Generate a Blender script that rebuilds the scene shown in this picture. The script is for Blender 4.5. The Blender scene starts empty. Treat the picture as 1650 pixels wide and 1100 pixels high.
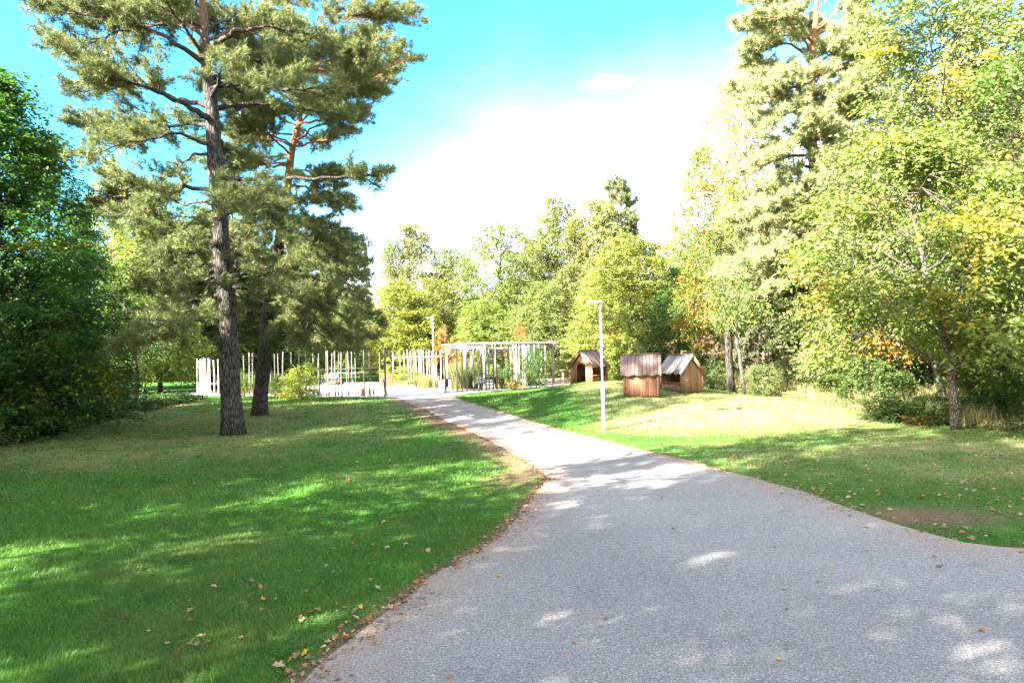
import bpy, math, random
import numpy as np
from mathutils import Vector, Matrix
from mathutils.geometry import delaunay_2d_cdt

random.seed(7)
RNG = np.random.default_rng(11)
scene = bpy.context.scene
col = scene.collection
PI = math.pi

# ------------------------------------------------------------------ camera
CAM_H = 2.9
ROLL = math.radians(1.5)
PITCH = math.radians(0.68)
F = 1100.0
r_ = Vector((math.cos(ROLL), 0, -math.sin(ROLL)))
u_ = Vector((math.sin(ROLL), 0, math.cos(ROLL)))
fw = Vector((0, 1, 0))
rot = Matrix.Rotation(PITCH, 3, 'X')
r_, u_, fw = rot @ r_, rot @ u_, rot @ fw
CAM = Vector((0, 0, CAM_H))
cd = bpy.data.cameras.new('camera')
co = bpy.data.objects.new('camera', cd)
col.objects.link(co)
cd.sensor_width = 36
cd.lens = 24
cd.clip_end = 3000
m = Matrix((r_, u_, -fw)).transposed().to_4x4()
m.translation = CAM
co.matrix_world = m
scene.camera = co


def ray(px, py):
    return fw * F + r_ * (px - 825) + u_ * (550 - py)


def at(px, py, Y):
    d = ray(px, py)
    return CAM + d * (Y / d.y)


# ------------------------------------------------------------------ noise
def vnoise(P, scale=1.0, seed=0):
    """smooth value noise 0..1 on an (n,2) or (n,3) array"""
    P = np.asarray(P, dtype=np.float64) * scale
    if P.shape[1] == 2:
        P = np.concatenate([P, np.zeros((len(P), 1))], 1)
    I = np.floor(P).astype(np.int64)
    f = P - I
    f = f * f * (3 - 2 * f)

    def h(ix, iy, iz):
        n = (ix * 374761393 + iy * 668265263 + iz * 1274126177 + seed * 974711) & 0x7fffffff
        n = ((n ^ (n >> 13)) * 1274126177) & 0x7fffffff
        n = n ^ (n >> 16)
        return (n & 0xffff) / 65535.0
    out = 0
    for dx in (0, 1):
        for dy in (0, 1):
            for dz in (0, 1):
                w = (f[:, 0] if dx else 1 - f[:, 0]) * (f[:, 1] if dy else 1 - f[:, 1]) * (f[:, 2] if dz else 1 - f[:, 2])
                out = out + w * h(I[:, 0] + dx, I[:, 1] + dy, I[:, 2] + dz)
    return out


def sstep(a, b, x):
    t = np.clip((x - a) / (b - a), 0, 1)
    return t * t * (3 - 2 * t)


# ------------------------------------------------------------------ terrain
HX = np.array([-60, 5, 16, 21, 26, 31, 36, 41, 48, 58, 70, 85, 110, 400.])
HE = np.array([40, 30, 21, 16, 15.5, 16, 14.5, 11.5, 6.5, 6, 6, 0, -12, -60.])


_h1 = at(946, 617, 36.0)
H1X, H1K = _h1.x, 0.0


def T(x, y):
    x = np.asarray(x, float)
    y = np.asarray(y, float)
    z = 1.12 * np.exp(-((x - 5.2) ** 2 / (2 * 4.2 ** 2) + (y - 33.5) ** 2 / (2 * 4.6 ** 2)))
    z = z + H1K * np.exp(-((x - H1X) ** 2 + (y - 36.0) ** 2) / (2 * 2.3 ** 2))
    s = x - np.interp(y, HX, HE)
    rise = np.where(s > 0, 0.20 * s * s / (s + 2.5), 0)
    z = z + np.minimum(rise, 9 - 30 / (np.maximum(rise, 0) + 30 / 9))
    P = np.stack([np.ravel(x), np.ravel(y)], 1)
    z = z + (0.10 * (vnoise(P, 0.22, 3) - .5) + 0.05 * (vnoise(P, 0.6, 4) - .5)).reshape(x.shape) * np.clip((y + 4) / 12, 0.2, 1)
    return z


def T1(x, y):
    return float(T(np.array([x]), np.array([y]))[0])


H1K = _h1.z - T1(_h1.x, 36.0)


def hit(px, py, ymax=140):
    d = ray(px, py)
    ys = np.arange(2.5, ymax, 0.05)
    k = ys / d.y
    xs = d.x * k
    zs = CAM_H + d.z * k
    below = zs < T(xs, ys)
    if not below.any():
        return Vector((xs[-1], ys[-1], T1(xs[-1], ys[-1])))
    i = int(np.argmax(below))
    return Vector((xs[i], ys[i], T1(xs[i], ys[i])))


def foot(px, Y):
    p = at(px, 600, Y)
    # the camera is rolled: follow the plumb line down to the ground
    z = T1(p.x, Y)
    for _ in range(3):
        # pixel column px is read at the height of the ground
        dpy = (z - p.z) / (Y / F)
        p = at(px, 600 - dpy, Y)
        z = T1(p.x, Y)
    return Vector((p.x, Y, z))


# ------------------------------------------------------------------ object helpers
def tag(o, label=None, cat=None, group=None, kind=None):
    if label:
        o['label'] = label
    if cat:
        o['category'] = cat
    if group:
        o['group'] = group
    if kind:
        o['kind'] = kind
    return o


def thing(name, label, cat, loc=(0, 0, 0), rz=0.0, group=None, scale=(1, 1, 1), rot=None):
    o = bpy.data.objects.new(name, None)
    o.empty_display_size = 0.3
    col.objects.link(o)
    o.location = loc
    o.rotation_euler = rot if rot else (0, 0, rz)
    o.scale = scale
    return tag(o, label, cat, group)


def link(name, me, parent=None, mats=None, color=None):
    o = bpy.data.objects.new(name, me)
    col.objects.link(o)
    if parent is not None:
        o.parent = parent
    if color is not None:
        o.color = (*color, 1)
    return o


class MB:
    """collects arrays of vertices and faces, then links them as ONE mesh"""

    def __init__(s):
        s.V, s.Q, s.Tr, s.A, s.B, s.n = [], [], [], [], [], 0

    def add(s, V, Q=None, Tr=None, tint=0.5, aut=0.0):
        V = np.asarray(V, float)
        n = len(V)
        s.V.append(V)
        s.A.append(np.broadcast_to(np.asarray(tint, float), (n,)))
        s.B.append(np.broadcast_to(np.asarray(aut, float), (n,)))
        if Q is not None and len(Q):
            s.Q.append(np.asarray(Q, np.int64) + s.n)
        if Tr is not None and len(Tr):
            s.Tr.append(np.asarray(Tr, np.int64) + s.n)
        s.n += n
        return s

    def box(s, c, h, R=None, tint=0.5):
        """centre, half sizes, optional 3x3 rotation"""
        v = np.array([(x, y, z) for x in (-1, 1) for y in (-1, 1) for z in (-1, 1)], float) * np.asarray(h, float)
        if R is not None:
            v = v @ np.asarray(R, float).T
        q = [(0, 1, 3, 2), (4, 6, 7, 5), (0, 4, 5, 1), (2, 3, 7, 6), (0, 2, 6, 4), (1, 5, 7, 3)]
        return s.add(v + np.asarray(c, float), q, tint=tint)

    def tube(s, P, R, k=8, tint=0.5, cap=True):
        P = np.asarray(P, float)
        R = np.broadcast_to(np.asarray(R, float), (len(P),))
        t = np.gradient(P, axis=0)
        t /= np.linalg.norm(t, axis=1)[:, None] + 1e-9
        ref = np.array([1.0, 0.13, 0.21]) if abs(t[0][0]) < 0.8 else np.array([0.1, 1.0, 0.2])
        a = np.cross(t, ref)
        a /= np.linalg.norm(a, axis=1)[:, None] + 1e-9
        b = np.cross(t, a)
        ang = np.arange(k) * 2 * PI / k
        V = P[:, None, :] + R[:, None, None] * (np.cos(ang)[None, :, None] * a[:, None, :] + np.sin(ang)[None, :, None] * b[:, None, :])
        n = len(P)
        i = np.arange(n - 1)[:, None] * k
        j = np.arange(k)[None, :]
        j2 = (j + 1) % k
        Q = np.stack([i + j, i + k + j, i + k + j2, i + j2], -1).reshape(-1, 4)
        V = V.reshape(-1, 3)
        tr = None
        if cap:
            V = np.concatenate([V, P[:1], P[-1:]])
            c0, c1 = n * k, n * k + 1
            jj = np.arange(k)
            e = (n - 1) * k
            tr = np.concatenate([np.stack([np.full(k, c0), jj, (jj + 1) % k], -1),
                                 np.stack([np.full(k, c1), e + (jj + 1) % k, e + jj], -1)])
        return s.add(V, Q, tr, tint)

    def mesh(s, name, mats, smooth=False):
        me = bpy.data.meshes.new(name)
        V = np.concatenate(s.V)
        me.vertices.add(len(V))
        me.vertices.foreach_set('co', V.astype(np.float32).ravel())
        Q = np.concatenate(s.Q) if s.Q else np.zeros((0, 4), np.int64)
        R = np.concatenate(s.Tr) if s.Tr else np.zeros((0, 3), np.int64)
        li = np.concatenate([Q.ravel(), R.ravel()]).astype(np.int32)
        me.loops.add(len(li))
        me.loops.foreach_set('vertex_index', li)
        me.polygons.add(len(Q) + len(R))
        me.polygons.foreach_set('loop_start', np.concatenate([np.arange(len(Q)) * 4, len(Q) * 4 + np.arange(len(R)) * 3]).astype(np.int32))
        if smooth:
            me.polygons.foreach_set('use_smooth', np.ones(len(Q) + len(R), bool))
        for nm, arr in (('tint', s.A), ('aut', s.B)):
            at_ = me.attributes.new(nm, 'FLOAT', 'POINT')
            at_.data.foreach_set('value', np.concatenate(arr).astype(np.float32))
        for mm in (mats if isinstance(mats, (list, tuple)) else [mats]):
            me.materials.append(mm)
        me.update(calc_edges=True)
        return me

    def build(s, name, mats, parent=None, smooth=False, color=None):
        return link(name, s.mesh(name, mats, smooth), parent, color=color)


# ------------------------------------------------------------------ materials
class G:
    def __init__(s, name):
        s.m = bpy.data.materials.new(name)
        s.m.use_nodes = True
        s.nt = s.m.node_tree
        s.nt.nodes.clear()

    def n(s, typ, props=None, **inp):
        nd = s.nt.nodes.new('ShaderNode' + typ)
        for k, v in (props or {}).items():
            setattr(nd, k, v)
        for k, v in inp.items():
            key = int(k[1:]) if k[0] == 'i' and k[1:].isdigit() else k.replace('_', ' ')
            s.set(nd.inputs[key], v)
        return nd

    def set(s, sock, v):
        if hasattr(v, 'outputs'):
            v = v.outputs[0]
        if hasattr(v, 'is_output'):
            s.nt.links.new(v, sock)
        else:
            if isinstance(v, (tuple, list)) and len(v) == 3 and sock.type == 'RGBA':
                v = (*v, 1)
            sock.default_value = v

    def mix(s, f, a, b, blend='MIX'):
        nd = s.nt.nodes.new('ShaderNodeMix')
        nd.data_type = 'RGBA'
        nd.blend_type = blend
        s.set(nd.inputs[0], f)
        s.set(nd.inputs[6], a)
        s.set(nd.inputs[7], b)
        return nd.outputs[2]

    def math(s, op, a, b=0.0, clamp=False):
        nd = s.nt.nodes.new('ShaderNodeMath')
        nd.operation = op
        nd.use_clamp = clamp
        s.set(nd.inputs[0], a)
        s.set(nd.inputs[1], b)
        return nd.outputs[0]

    def ramp(s, f, stops):
        nd = s.nt.nodes.new('ShaderNodeValToRGB')
        el = nd.color_ramp.elements
        while len(el) < len(stops):
            el.new(0.5)
        for e, (p, c) in zip(el, stops):
            e.position = p
            e.color = (*c, 1) if not isinstance(c, (int, float)) else (c, c, c, 1)
        s.set(nd.inputs[0], f)
        return nd.outputs[0]

    def attr(s, name):
        return s.n('Attribute', {'attribute_name': name}).outputs['Fac']

    def pos(s):
        return s.n('NewGeometry').outputs['Position']

    def obj(s):
        return s.n('TexCoord').outputs['Object']

    def noise(s, vec, scale, detail=4, rough=.55):
        return s.n('TexNoise', Vector=vec, Scale=scale, Detail=detail, Roughness=rough).outputs[0]

    def out(s, sh, disp=None):
        o = s.n('OutputMaterial')
        s.set(o.inputs[0], sh)
        return s.m

    def pbsdf(s, colr, rough=.6, spec=.3, metal=0.0, normal=None):
        p = s.n('BsdfPrincipled')
        s.set(p.inputs['Base Color'], colr)
        s.set(p.inputs['Roughness'], rough)
        s.set(p.inputs['Metallic'], metal)
        s.set(p.inputs['Specular IOR Level'], spec)
        if normal is not None:
            s.set(p.inputs['Normal'], normal)
        return p.outputs[0]

    def bump(s, h, strength=.5, dist=.02):
        return s.n('Bump', Strength=strength, Distance=dist, Height=h).outputs[0]

    def vmul(s, v, xyz):
        nd = s.n('VectorMath', {'operation': 'MULTIPLY'})
        s.set(nd.inputs[0], v)
        nd.inputs[1].default_value = xyz
        return nd.outputs[0]


def mat_leaf(name, autumn_a=(.45, .26, .02), autumn_b=(.5, .12, .02), trans=.35, gloss=.35):
    g = G(name)
    oc = g.n('ObjectInfo').outputs['Color']
    t = g.attr('tint')
    c = g.mix(t, g.mix(1.0, oc, (.62, .68, .62), 'MULTIPLY'), g.mix(1.0, oc, (1.45, 1.28, 1.15), 'MULTIPLY'))
    a = g.attr('aut')
    ac = g.mix(t, autumn_a, autumn_b)
    c = g.mix(a, c, ac)
    d = g.pbsdf(c, .5, gloss)
    tc = g.mix(1.0, c, (1.25, 1.3, .75), 'MULTIPLY')
    tr = g.n('BsdfTranslucent', Color=tc)
    sh = g.n('MixShader', Fac=trans)
    g.set(sh.inputs[1], d)
    g.set(sh.inputs[2], tr)
    return g.out(sh)


def mat_needle(name):
    g = G(name)
    oc = g.n('ObjectInfo').outputs['Color']
    t = g.attr('tint')
    c = g.mix(t, g.mix(1.0, oc, (.7, .72, .75), 'MULTIPLY'), g.mix(1.0, oc, (1.4, 1.3, 1.15), 'MULTIPLY'))
    c = g.mix(g.attr('aut'), c, (.26, .15, .06))
    d = g.pbsdf(c, .55, .3)
    tr = g.n('BsdfTranslucent', Color=c)
    sh = g.n('MixShader', Fac=.28)
    g.set(sh.inputs[1], d)
    g.set(sh.inputs[2], tr)
    return g.out(sh)


def mat_bark(name, dark, light, scale=9.0, upper=None, z0=5.0, z1=11.0, stretch=.16):
    g = G(name)
    o = g.obj()
    v = g.vmul(o, (1, 1, stretch))
    vo = g.n('TexVoronoi', {'feature': 'DISTANCE_TO_EDGE'}, Vector=v, Scale=scale)
    n1 = g.noise(v, scale * 1.3, 6)
    n2 = g.noise(o, 1.1, 3)
    crack = g.math('MULTIPLY', g.math('MULTIPLY', vo.outputs[0], 3.2, True), n1, True)
    c = g.mix(g.ramp(crack, [(.03, 0), (.42, 1)]), dark, light)
    c = g.mix(g.ramp(n2, [(.4, 0), (.65, .45)]), c, g.mix(1.0, c, (.7, .8, .62), 'MULTIPLY'))
    if upper:
        z = g.n('SeparateXYZ', Vector=o).outputs[2]
        f = g.n('MapRange', Value=g.math('ADD', z, g.math('MULTIPLY', n2, 3.0)), i1=z0 + 1.5, i2=z1 + 1.5).outputs[0]
        c = g.mix(f, c, g.mix(n1, upper, tuple(x * .6 for x in upper)))
    return g.out(g.pbsdf(c, .9, .15, normal=g.bump(crack, .9, .05)))


def mat_plain(name, c, rough=.6, spec=.3, metal=0.0, var=.25, scale=6.0):
    g = G(name)
    n = g.noise(g.obj(), scale, 5)
    cc = g.mix(n, tuple(x * (1 - var) for x in c), tuple(min(1, x * (1 + var)) for x in c))
    return g.out(g.pbsdf(cc, rough, spec, metal, normal=g.bump(n, .15, .01)))


def mat_wood(name, a, b, grain=(14, 14, .9), knot=.0):
    """vertical boards: each board has its own tint, grain runs along z"""
    g = G(name)
    o = g.obj()
    t = g.attr('tint')
    off = g.n('CombineXYZ', X=g.math('MULTIPLY', t, 37.0), Y=g.math('MULTIPLY', t, 11.0), Z=g.math('MULTIPLY', t, 23.0))
    ov = g.n('VectorMath', {'operation': 'ADD'})
    g.set(ov.inputs[0], g.vmul(o, grain))
    g.set(ov.inputs[1], off)
    n = g.noise(ov, 2.2, 7, .65)
    st = g.noise(o, 2.0, 3)
    c = g.mix(g.math('ADD', g.math('MULTIPLY', t, .65), g.math('MULTIPLY', n, .45)), a, b)
    c = g.mix(g.ramp(n, [(.28, .75), (.45, 0)]), c, tuple(x * .4 for x in a))
    c = g.mix(g.ramp(st, [(.5, 0), (.75, .4)]), c, g.mix(1.0, c, (.62, .6, .62), 'MULTIPLY'))
    if knot:
        vk = g.n('TexVoronoi', {'feature': 'F1'}, Vector=g.vmul(o, (1, 1, .55)), Scale=5.5, Randomness=1.0)
        c = g.mix(g.ramp(vk.outputs[0], [(.07, knot), (.13, 0)]), c, (.05, .022, .012))
    return g.out(g.pbsdf(c, .8, .2, normal=g.bump(n, .4, .008)))


M = {}
M['leaf'] = mat_leaf('broad_leaves')
M['leaf_glossy'] = mat_leaf('glossy_leaves', trans=.3, gloss=.5)
M['leaf_yellow'] = mat_leaf('yellowing_leaves', (.30, .30, .02), (.48, .34, .02), .45)
M['leaf_cherry'] = mat_leaf('cherry_leaves', (.42, .33, .03), (.5, .27, .03))
M['leaf_red'] = mat_leaf('red_leaves', (.40, .20, .06), (.38, .10, .06))
M['needle'] = mat_needle('pine_needles')
M['bark_pine'] = mat_bark('pine_bark', (.018, .015, .013), (.135, .118, .105), 17.0, upper=(.34, .17, .09), z0=14.0, z1=19.0)
M['bark_pine_orange'] = mat_bark('orange_pine_bark', (.02, .017, .015), (.135, .118, .105), 17.0, upper=(.36, .18, .095), z0=7.5, z1=13.0)
M['bark_dark'] = mat_bark('grey_bark', (.02, .017, .014), (.10, .085, .07), 15.0)
M['bark_cherry'] = mat_bark('cherry_bark', (.05, .04, .034), (.22, .18, .15), 14.0, stretch=.5)
M['bark_pale'] = mat_bark('pale_bark', (.18, .15, .13), (.48, .42, .38), 5.0, stretch=.6)
M['bark_redpine'] = mat_bark('reddish_bark', (.11, .07, .055), (.36, .26, .21), 14.0, upper=(.36, .17, .08), z0=4, z1=9)
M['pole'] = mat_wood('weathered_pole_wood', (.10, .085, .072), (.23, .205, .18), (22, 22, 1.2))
M['plank'] = mat_wood('brown_stained_planks', (.15, .068, .04), (.34, .175, .105), knot=.55)
M['plank_sunlit'] = mat_wood('planks_toned_sunlit', (.19, .105, .06), (.43, .26, .165), knot=.5)  # lighter copy of the brown planks: sunlight on the gable is in the colour
M['roofwood'] = mat_wood('weathered_roof_boards', (.12, .08, .068), (.30, .205, .175), knot=.7)
M['roofgrey'] = mat_wood('silver_grey_roof_boards', (.115, .10, .096), (.275, .25, .245), knot=.4)
M['trim'] = mat_wood('orange_brown_trim', (.20, .10, .055), (.33, .17, .095), (9, 9, 2))
M['darkwood'] = mat_wood('dark_interior_boards', (.10, .05, .03), (.18, .09, .055))
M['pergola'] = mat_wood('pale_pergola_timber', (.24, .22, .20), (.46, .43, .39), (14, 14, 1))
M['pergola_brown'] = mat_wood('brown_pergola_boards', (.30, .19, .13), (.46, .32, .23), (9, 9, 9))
M['galv'] = mat_plain('galvanised_steel', (.60, .60, .58), .45, .5, .25, .12, 9)
M['galv_dark'] = mat_plain('dull_steel', (.30, .30, .30), .5, .5, .3, .15, 9)
M['white'] = mat_plain('white_lacquer', (.78, .78, .77), .4, .5, 0, .05)
M['black'] = mat_plain('black_lacquer', (.022, .023, .026), .45, .4, 0, .3)
M['rust'] = mat_plain('red_brown_timber', (.28, .09, .04), .8, .2, 0, .35, 12)
M['brownboard'] = mat_plain('dark_brown_board', (.11, .055, .03), .7, .3, 0, .3)
M['bluesign'] = mat_plain('blue_enamel', (.30, .46, .58), .4, .5)
M['stone'] = mat_plain('grey_stone', (.30, .28, .25), .9, .2, 0, .4, 5)
M['deadwood'] = mat_wood('bare_dead_wood', (.32, .26, .2), (.55, .47, .38), (14, 14, 2))
M['iron'] = mat_plain('cast_iron', (.07, .06, .05), .6, .4, .3)


def mat_ground():
    g = G('lawn_and_woodland_floor')
    p = g.pos()
    n_big = g.noise(p, .35, 4)
    n_mid = g.noise(p, 2.2, 5)
    n_fine = g.noise(p, 38, 4, .7)
    grass = g.mix(n_mid, (.026, .095, .010), (.062, .165, .020))
    grass = g.mix(g.ramp(n_big, [(.45, 0), (.66, .6)]), grass, (.095, .12, .028))
    grass = g.mix(g.ramp(n_fine, [(.35, .65), (.6, 0)]), grass, g.mix(1.0, grass, (.38, .42, .35), 'MULTIPLY'))
    dry = g.attr('dry')
    dm = g.math('ADD', dry, g.math('MULTIPLY', g.math('SUBTRACT', n_mid, .5), 1.3), True)
    dm = g.math('MULTIPLY', dm, g.math('MULTIPLY', dry, 3, True))
    grass = g.mix(g.math('MULTIPLY', dm, .8), grass, g.mix(n_fine, (.22, .20, .085), (.36, .33, .15)))
    d = g.attr('dirt')
    ds = g.math('ADD', d, g.math('MULTIPLY', g.math('SUBTRACT', n_mid, .5), 1.1), True)
    ds = g.math('MULTIPLY', ds, g.math('MULTIPLY', d, 4, True))
    ds = g.math('ADD', ds, g.math('MULTIPLY', g.math('SUBTRACT', n_fine, .5), .5), True)
    ds = g.math('MULTIPLY', ds, g.math('MULTIPLY', d, 6, True), True)
    dirt = g.ramp(n_fine, [(.3, (.06, .035, .02)), (.5, (.16, .095, .055)), (.72, (.30, .19, .11))])
    c = g.mix(ds, grass, dirt)
    sd = g.attr('sand')
    ss = g.math('MULTIPLY', sd, g.ramp(g.noise(p, .9, 5), [(.35, .25), (.55, 1)]), True)
    c = g.mix(ss, c, g.mix(n_fine, (.36, .25, .16), (.62, .48, .34)))
    h = g.math('ADD', g.math('MULTIPLY', n_fine, .7), n_mid)
    return g.out(g.pbsdf(c, .95, .1, normal=g.bump(h, .7, .04)))


def mat_asphalt():
    g = G('worn_grey_asphalt')
    p = g.pos()
    v1 = g.n('TexVoronoi', {'feature': 'F1'}, Vector=p, Scale=84.0)
    v2 = g.n('TexVoronoi', {'feature': 'F1'}, Vector=p, Scale=140.0)
    chip = g.n('SeparateColor', Color=v1.outputs['Color']).outputs[0]
    chip2 = g.n('SeparateColor', Color=v2.outputs['Color']).outputs[1]
    mixv = g.math('ADD', g.math('MULTIPLY', chip, .6), g.math('MULTIPLY', chip2, .4))
    c = g.ramp(mixv, [(.08, (.115, .106, .096)), (.42, (.22, .203, .183)), (.72, (.29, .268, .242)), (.92, (.54, .50, .445))])
    n = g.noise(p, .45, 5)
    c = g.mix(g.ramp(n, [(.35, 0), (.7, .55)]), c, g.mix(1.0, c, (1.22, 1.2, 1.17), 'MULTIPLY'))
    n3 = g.noise(p, 2.6, 6, .7)
    c = g.mix(g.ramp(n3, [(.56, 0), (.76, .4)]), c, g.mix(1.0, c, (.62, .62, .63), 'MULTIPLY'))
    n5 = g.noise(p, .16, 3)
    c = g.mix(g.ramp(n5, [(.42, 0), (.58, .5)]), c, g.mix(1.0, c, (.70, .70, .71), 'MULTIPLY'))
    st_ = g.noise(p, 1.1, 7, .75)
    c = g.mix(g.ramp(st_, [(.60, 0), (.68, .35)]), c, (.10, .095, .085))
    # fine cracks
    cv = g.n('TexVoronoi', {'feature': 'DISTANCE_TO_EDGE'}, Vector=g.mix(.12, p, g.n('TexNoise', Vector=p, Scale=1.4, Detail=5.0).outputs[1]), Scale=.23)
    cm = g.math('MULTIPLY', g.ramp(cv.outputs[0], [(.0008, .5), (.0025, 0)]), g.ramp(g.noise(p, .6, 2), [(.58, 0), (.66, 1)]))
    c = g.mix(cm, c, (.05, .05, .048))
    # orange needles washed against the edges
    e = g.attr('needle')
    nn = g.noise(p, 30, 3, .7)
    na = g.noise(p, 1.6, 4)
    f = g.math('MULTIPLY', e, g.math('MULTIPLY', g.ramp(nn, [(.42, 0), (.58, 1)]), g.ramp(na, [(.3, .25), (.6, 1)])), True)
    c = g.mix(f, c, (.36, .19, .085))
    pl = g.attr('pale')
    c = g.mix(pl, c, g.mix(n3, (.46, .42, .37), (.60, .55, .49)))
    h = g.math('ADD', v1.outputs[0], v2.outputs[0])
    return g.out(g.pbsdf(c, .88, .25, normal=g.bump(h, .5, .006)))


def mat_blade():
    g = G('grass_blades')
    p = g.pos()
    t = g.attr('tint')
    n = g.noise(p, .35, 4)
    c = g.mix(t, (.032, .135, .012), (.12, .30, .032))
    c = g.mix(g.ramp(n, [(.42, 0), (.62, .75)]), c, g.mix(t, (.075, .125, .022), (.17, .215, .045)))
    n2 = g.noise(p, 1.5, 5, .65)
    c = g.mix(g.ramp(n2, [(.50, 0), (.66, .8)]), c, g.mix(t, (.020, .075, .012), (.06, .17, .025)))
    c = g.mix(g.ramp(n2, [(.30, .6), (.44, 0)]), c, g.mix(t, (.07, .16, .012), (.19, .33, .03)))
    c = g.mix(g.attr('aut'), c, (.36, .32, .14))
    d = g.pbsdf(c, .5, .35)
    tr = g.n('BsdfTranslucent', Color=g.mix(1.0, c, (1.2, 1.25, .7), 'MULTIPLY'))
    sh = g.n('MixShader', Fac=.35)
    g.set(sh.inputs[1], d)
    g.set(sh.inputs[2], tr)
    return g.out(sh)


def mat_dead(name, a, b):
    g = G(name)
    n = g.noise(g.obj(), 30, 4)
    c = g.mix(g.math('ADD', g.math('MULTIPLY', g.attr('tint'), .6), g.math('MULTIPLY', n, .4)), a, b)
    return g.out(g.pbsdf(c, .7, .25))


M['ground'] = mat_ground()
M['asphalt'] = mat_asphalt()
M['blade'] = mat_blade()
M['dead_brown'] = mat_dead('brown_dead_leaf', (.16, .075, .035), (.34, .19, .10))
M['dead_tan'] = mat_dead('tan_dead_leaf', (.27, .165, .085), (.46, .31, .18))
M['dead_yellow'] = mat_dead('yellow_dead_leaf', (.42, .24, .03), (.55, .34, .05))
M['dead_red'] = mat_dead('rust_dead_leaf', (.28, .09, .03), (.45, .17, .07))
M['litter'] = mat_dead('mixed_leaf_litter', (.17, .075, .03), (.46, .29, .14))

# ------------------------------------------------------------------ world and sun
SUN_EL = math.radians(32)
SUN_AZ = math.radians(235)          # clockwise from +Y: from the left, behind the camera
w = bpy.data.worlds.new('World')
scene.world = w
w.use_nodes = True
nt = w.node_tree
sky = nt.nodes.new('ShaderNodeTexSky')
sky.sky_type = 'NISHITA'
sky.sun_disc = False
sky.sun_elevation = SUN_EL
sky.sun_rotation = SUN_AZ
sky.air_density = 1.0
sky.dust_density = 1.2
sky.ozone_density = 1.0
bg = nt.nodes['Background']
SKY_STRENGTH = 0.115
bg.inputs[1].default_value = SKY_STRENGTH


def wn(typ, props=None, **inp):
    nd = nt.nodes.new('ShaderNode' + typ)
    for k_, v_ in (props or {}).items():
        setattr(nd, k_, v_)
    for k_, v_ in inp.items():
        sk = nd.inputs[int(k_[1:]) if k_[0] == 'i' and k_[1:].isdigit() else k_]
        if hasattr(v_, 'is_output'):
            nt.links.new(v_, sk)
        else:
            sk.default_value = v_
    return nd


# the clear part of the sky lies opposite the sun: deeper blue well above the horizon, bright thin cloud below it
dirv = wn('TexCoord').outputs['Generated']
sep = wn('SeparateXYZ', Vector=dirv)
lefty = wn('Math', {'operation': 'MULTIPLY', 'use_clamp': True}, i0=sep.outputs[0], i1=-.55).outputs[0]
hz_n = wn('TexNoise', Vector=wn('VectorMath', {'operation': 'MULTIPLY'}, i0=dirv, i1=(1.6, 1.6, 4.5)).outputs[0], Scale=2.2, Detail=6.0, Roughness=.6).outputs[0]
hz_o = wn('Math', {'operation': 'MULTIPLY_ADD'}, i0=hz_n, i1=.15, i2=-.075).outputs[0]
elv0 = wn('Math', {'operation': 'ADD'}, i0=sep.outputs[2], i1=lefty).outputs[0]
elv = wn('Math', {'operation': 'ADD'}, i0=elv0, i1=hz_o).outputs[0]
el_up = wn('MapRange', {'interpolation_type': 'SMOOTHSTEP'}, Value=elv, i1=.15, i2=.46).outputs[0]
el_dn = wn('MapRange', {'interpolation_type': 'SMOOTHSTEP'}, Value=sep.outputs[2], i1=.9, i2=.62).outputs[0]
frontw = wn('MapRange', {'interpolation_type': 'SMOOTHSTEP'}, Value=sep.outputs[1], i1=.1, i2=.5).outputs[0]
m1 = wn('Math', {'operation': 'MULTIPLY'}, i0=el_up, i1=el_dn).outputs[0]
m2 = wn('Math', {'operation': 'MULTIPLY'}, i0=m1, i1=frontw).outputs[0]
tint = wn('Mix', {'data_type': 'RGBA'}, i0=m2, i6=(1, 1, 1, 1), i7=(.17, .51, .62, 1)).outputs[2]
ambient_veil_f = wn('Math', {'operation': 'MULTIPLY_ADD'}, i0=m2, i1=-.48, i2=.48).outputs[0]
ambient_veil = wn('Mix', {'data_type': 'RGBA'}, i0=ambient_veil_f, i6=sky.outputs[0], i7=(2.35, 2.2, 2.1, 1)).outputs[2]  # made-up thin cloud outside the blue, mostly unseen, whitens and lifts ambient light
skyc = wn('Mix', {'data_type': 'RGBA', 'blend_type': 'MULTIPLY'}, i0=1.0, i6=ambient_veil, i7=tint).outputs[2]
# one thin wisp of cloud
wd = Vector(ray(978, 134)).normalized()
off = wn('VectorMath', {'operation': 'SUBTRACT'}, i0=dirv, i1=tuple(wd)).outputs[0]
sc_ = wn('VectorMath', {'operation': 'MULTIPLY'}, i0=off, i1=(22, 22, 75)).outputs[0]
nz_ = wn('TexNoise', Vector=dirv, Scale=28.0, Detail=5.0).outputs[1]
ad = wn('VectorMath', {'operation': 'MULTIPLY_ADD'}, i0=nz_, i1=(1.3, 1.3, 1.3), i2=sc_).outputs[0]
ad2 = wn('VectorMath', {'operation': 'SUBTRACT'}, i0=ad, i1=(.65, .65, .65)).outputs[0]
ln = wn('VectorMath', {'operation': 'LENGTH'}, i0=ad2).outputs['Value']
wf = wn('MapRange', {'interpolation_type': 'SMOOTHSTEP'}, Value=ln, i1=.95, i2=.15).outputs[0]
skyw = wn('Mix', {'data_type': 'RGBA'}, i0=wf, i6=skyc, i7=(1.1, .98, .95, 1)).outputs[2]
nt.links.new(skyw, bg.inputs[0])

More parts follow.
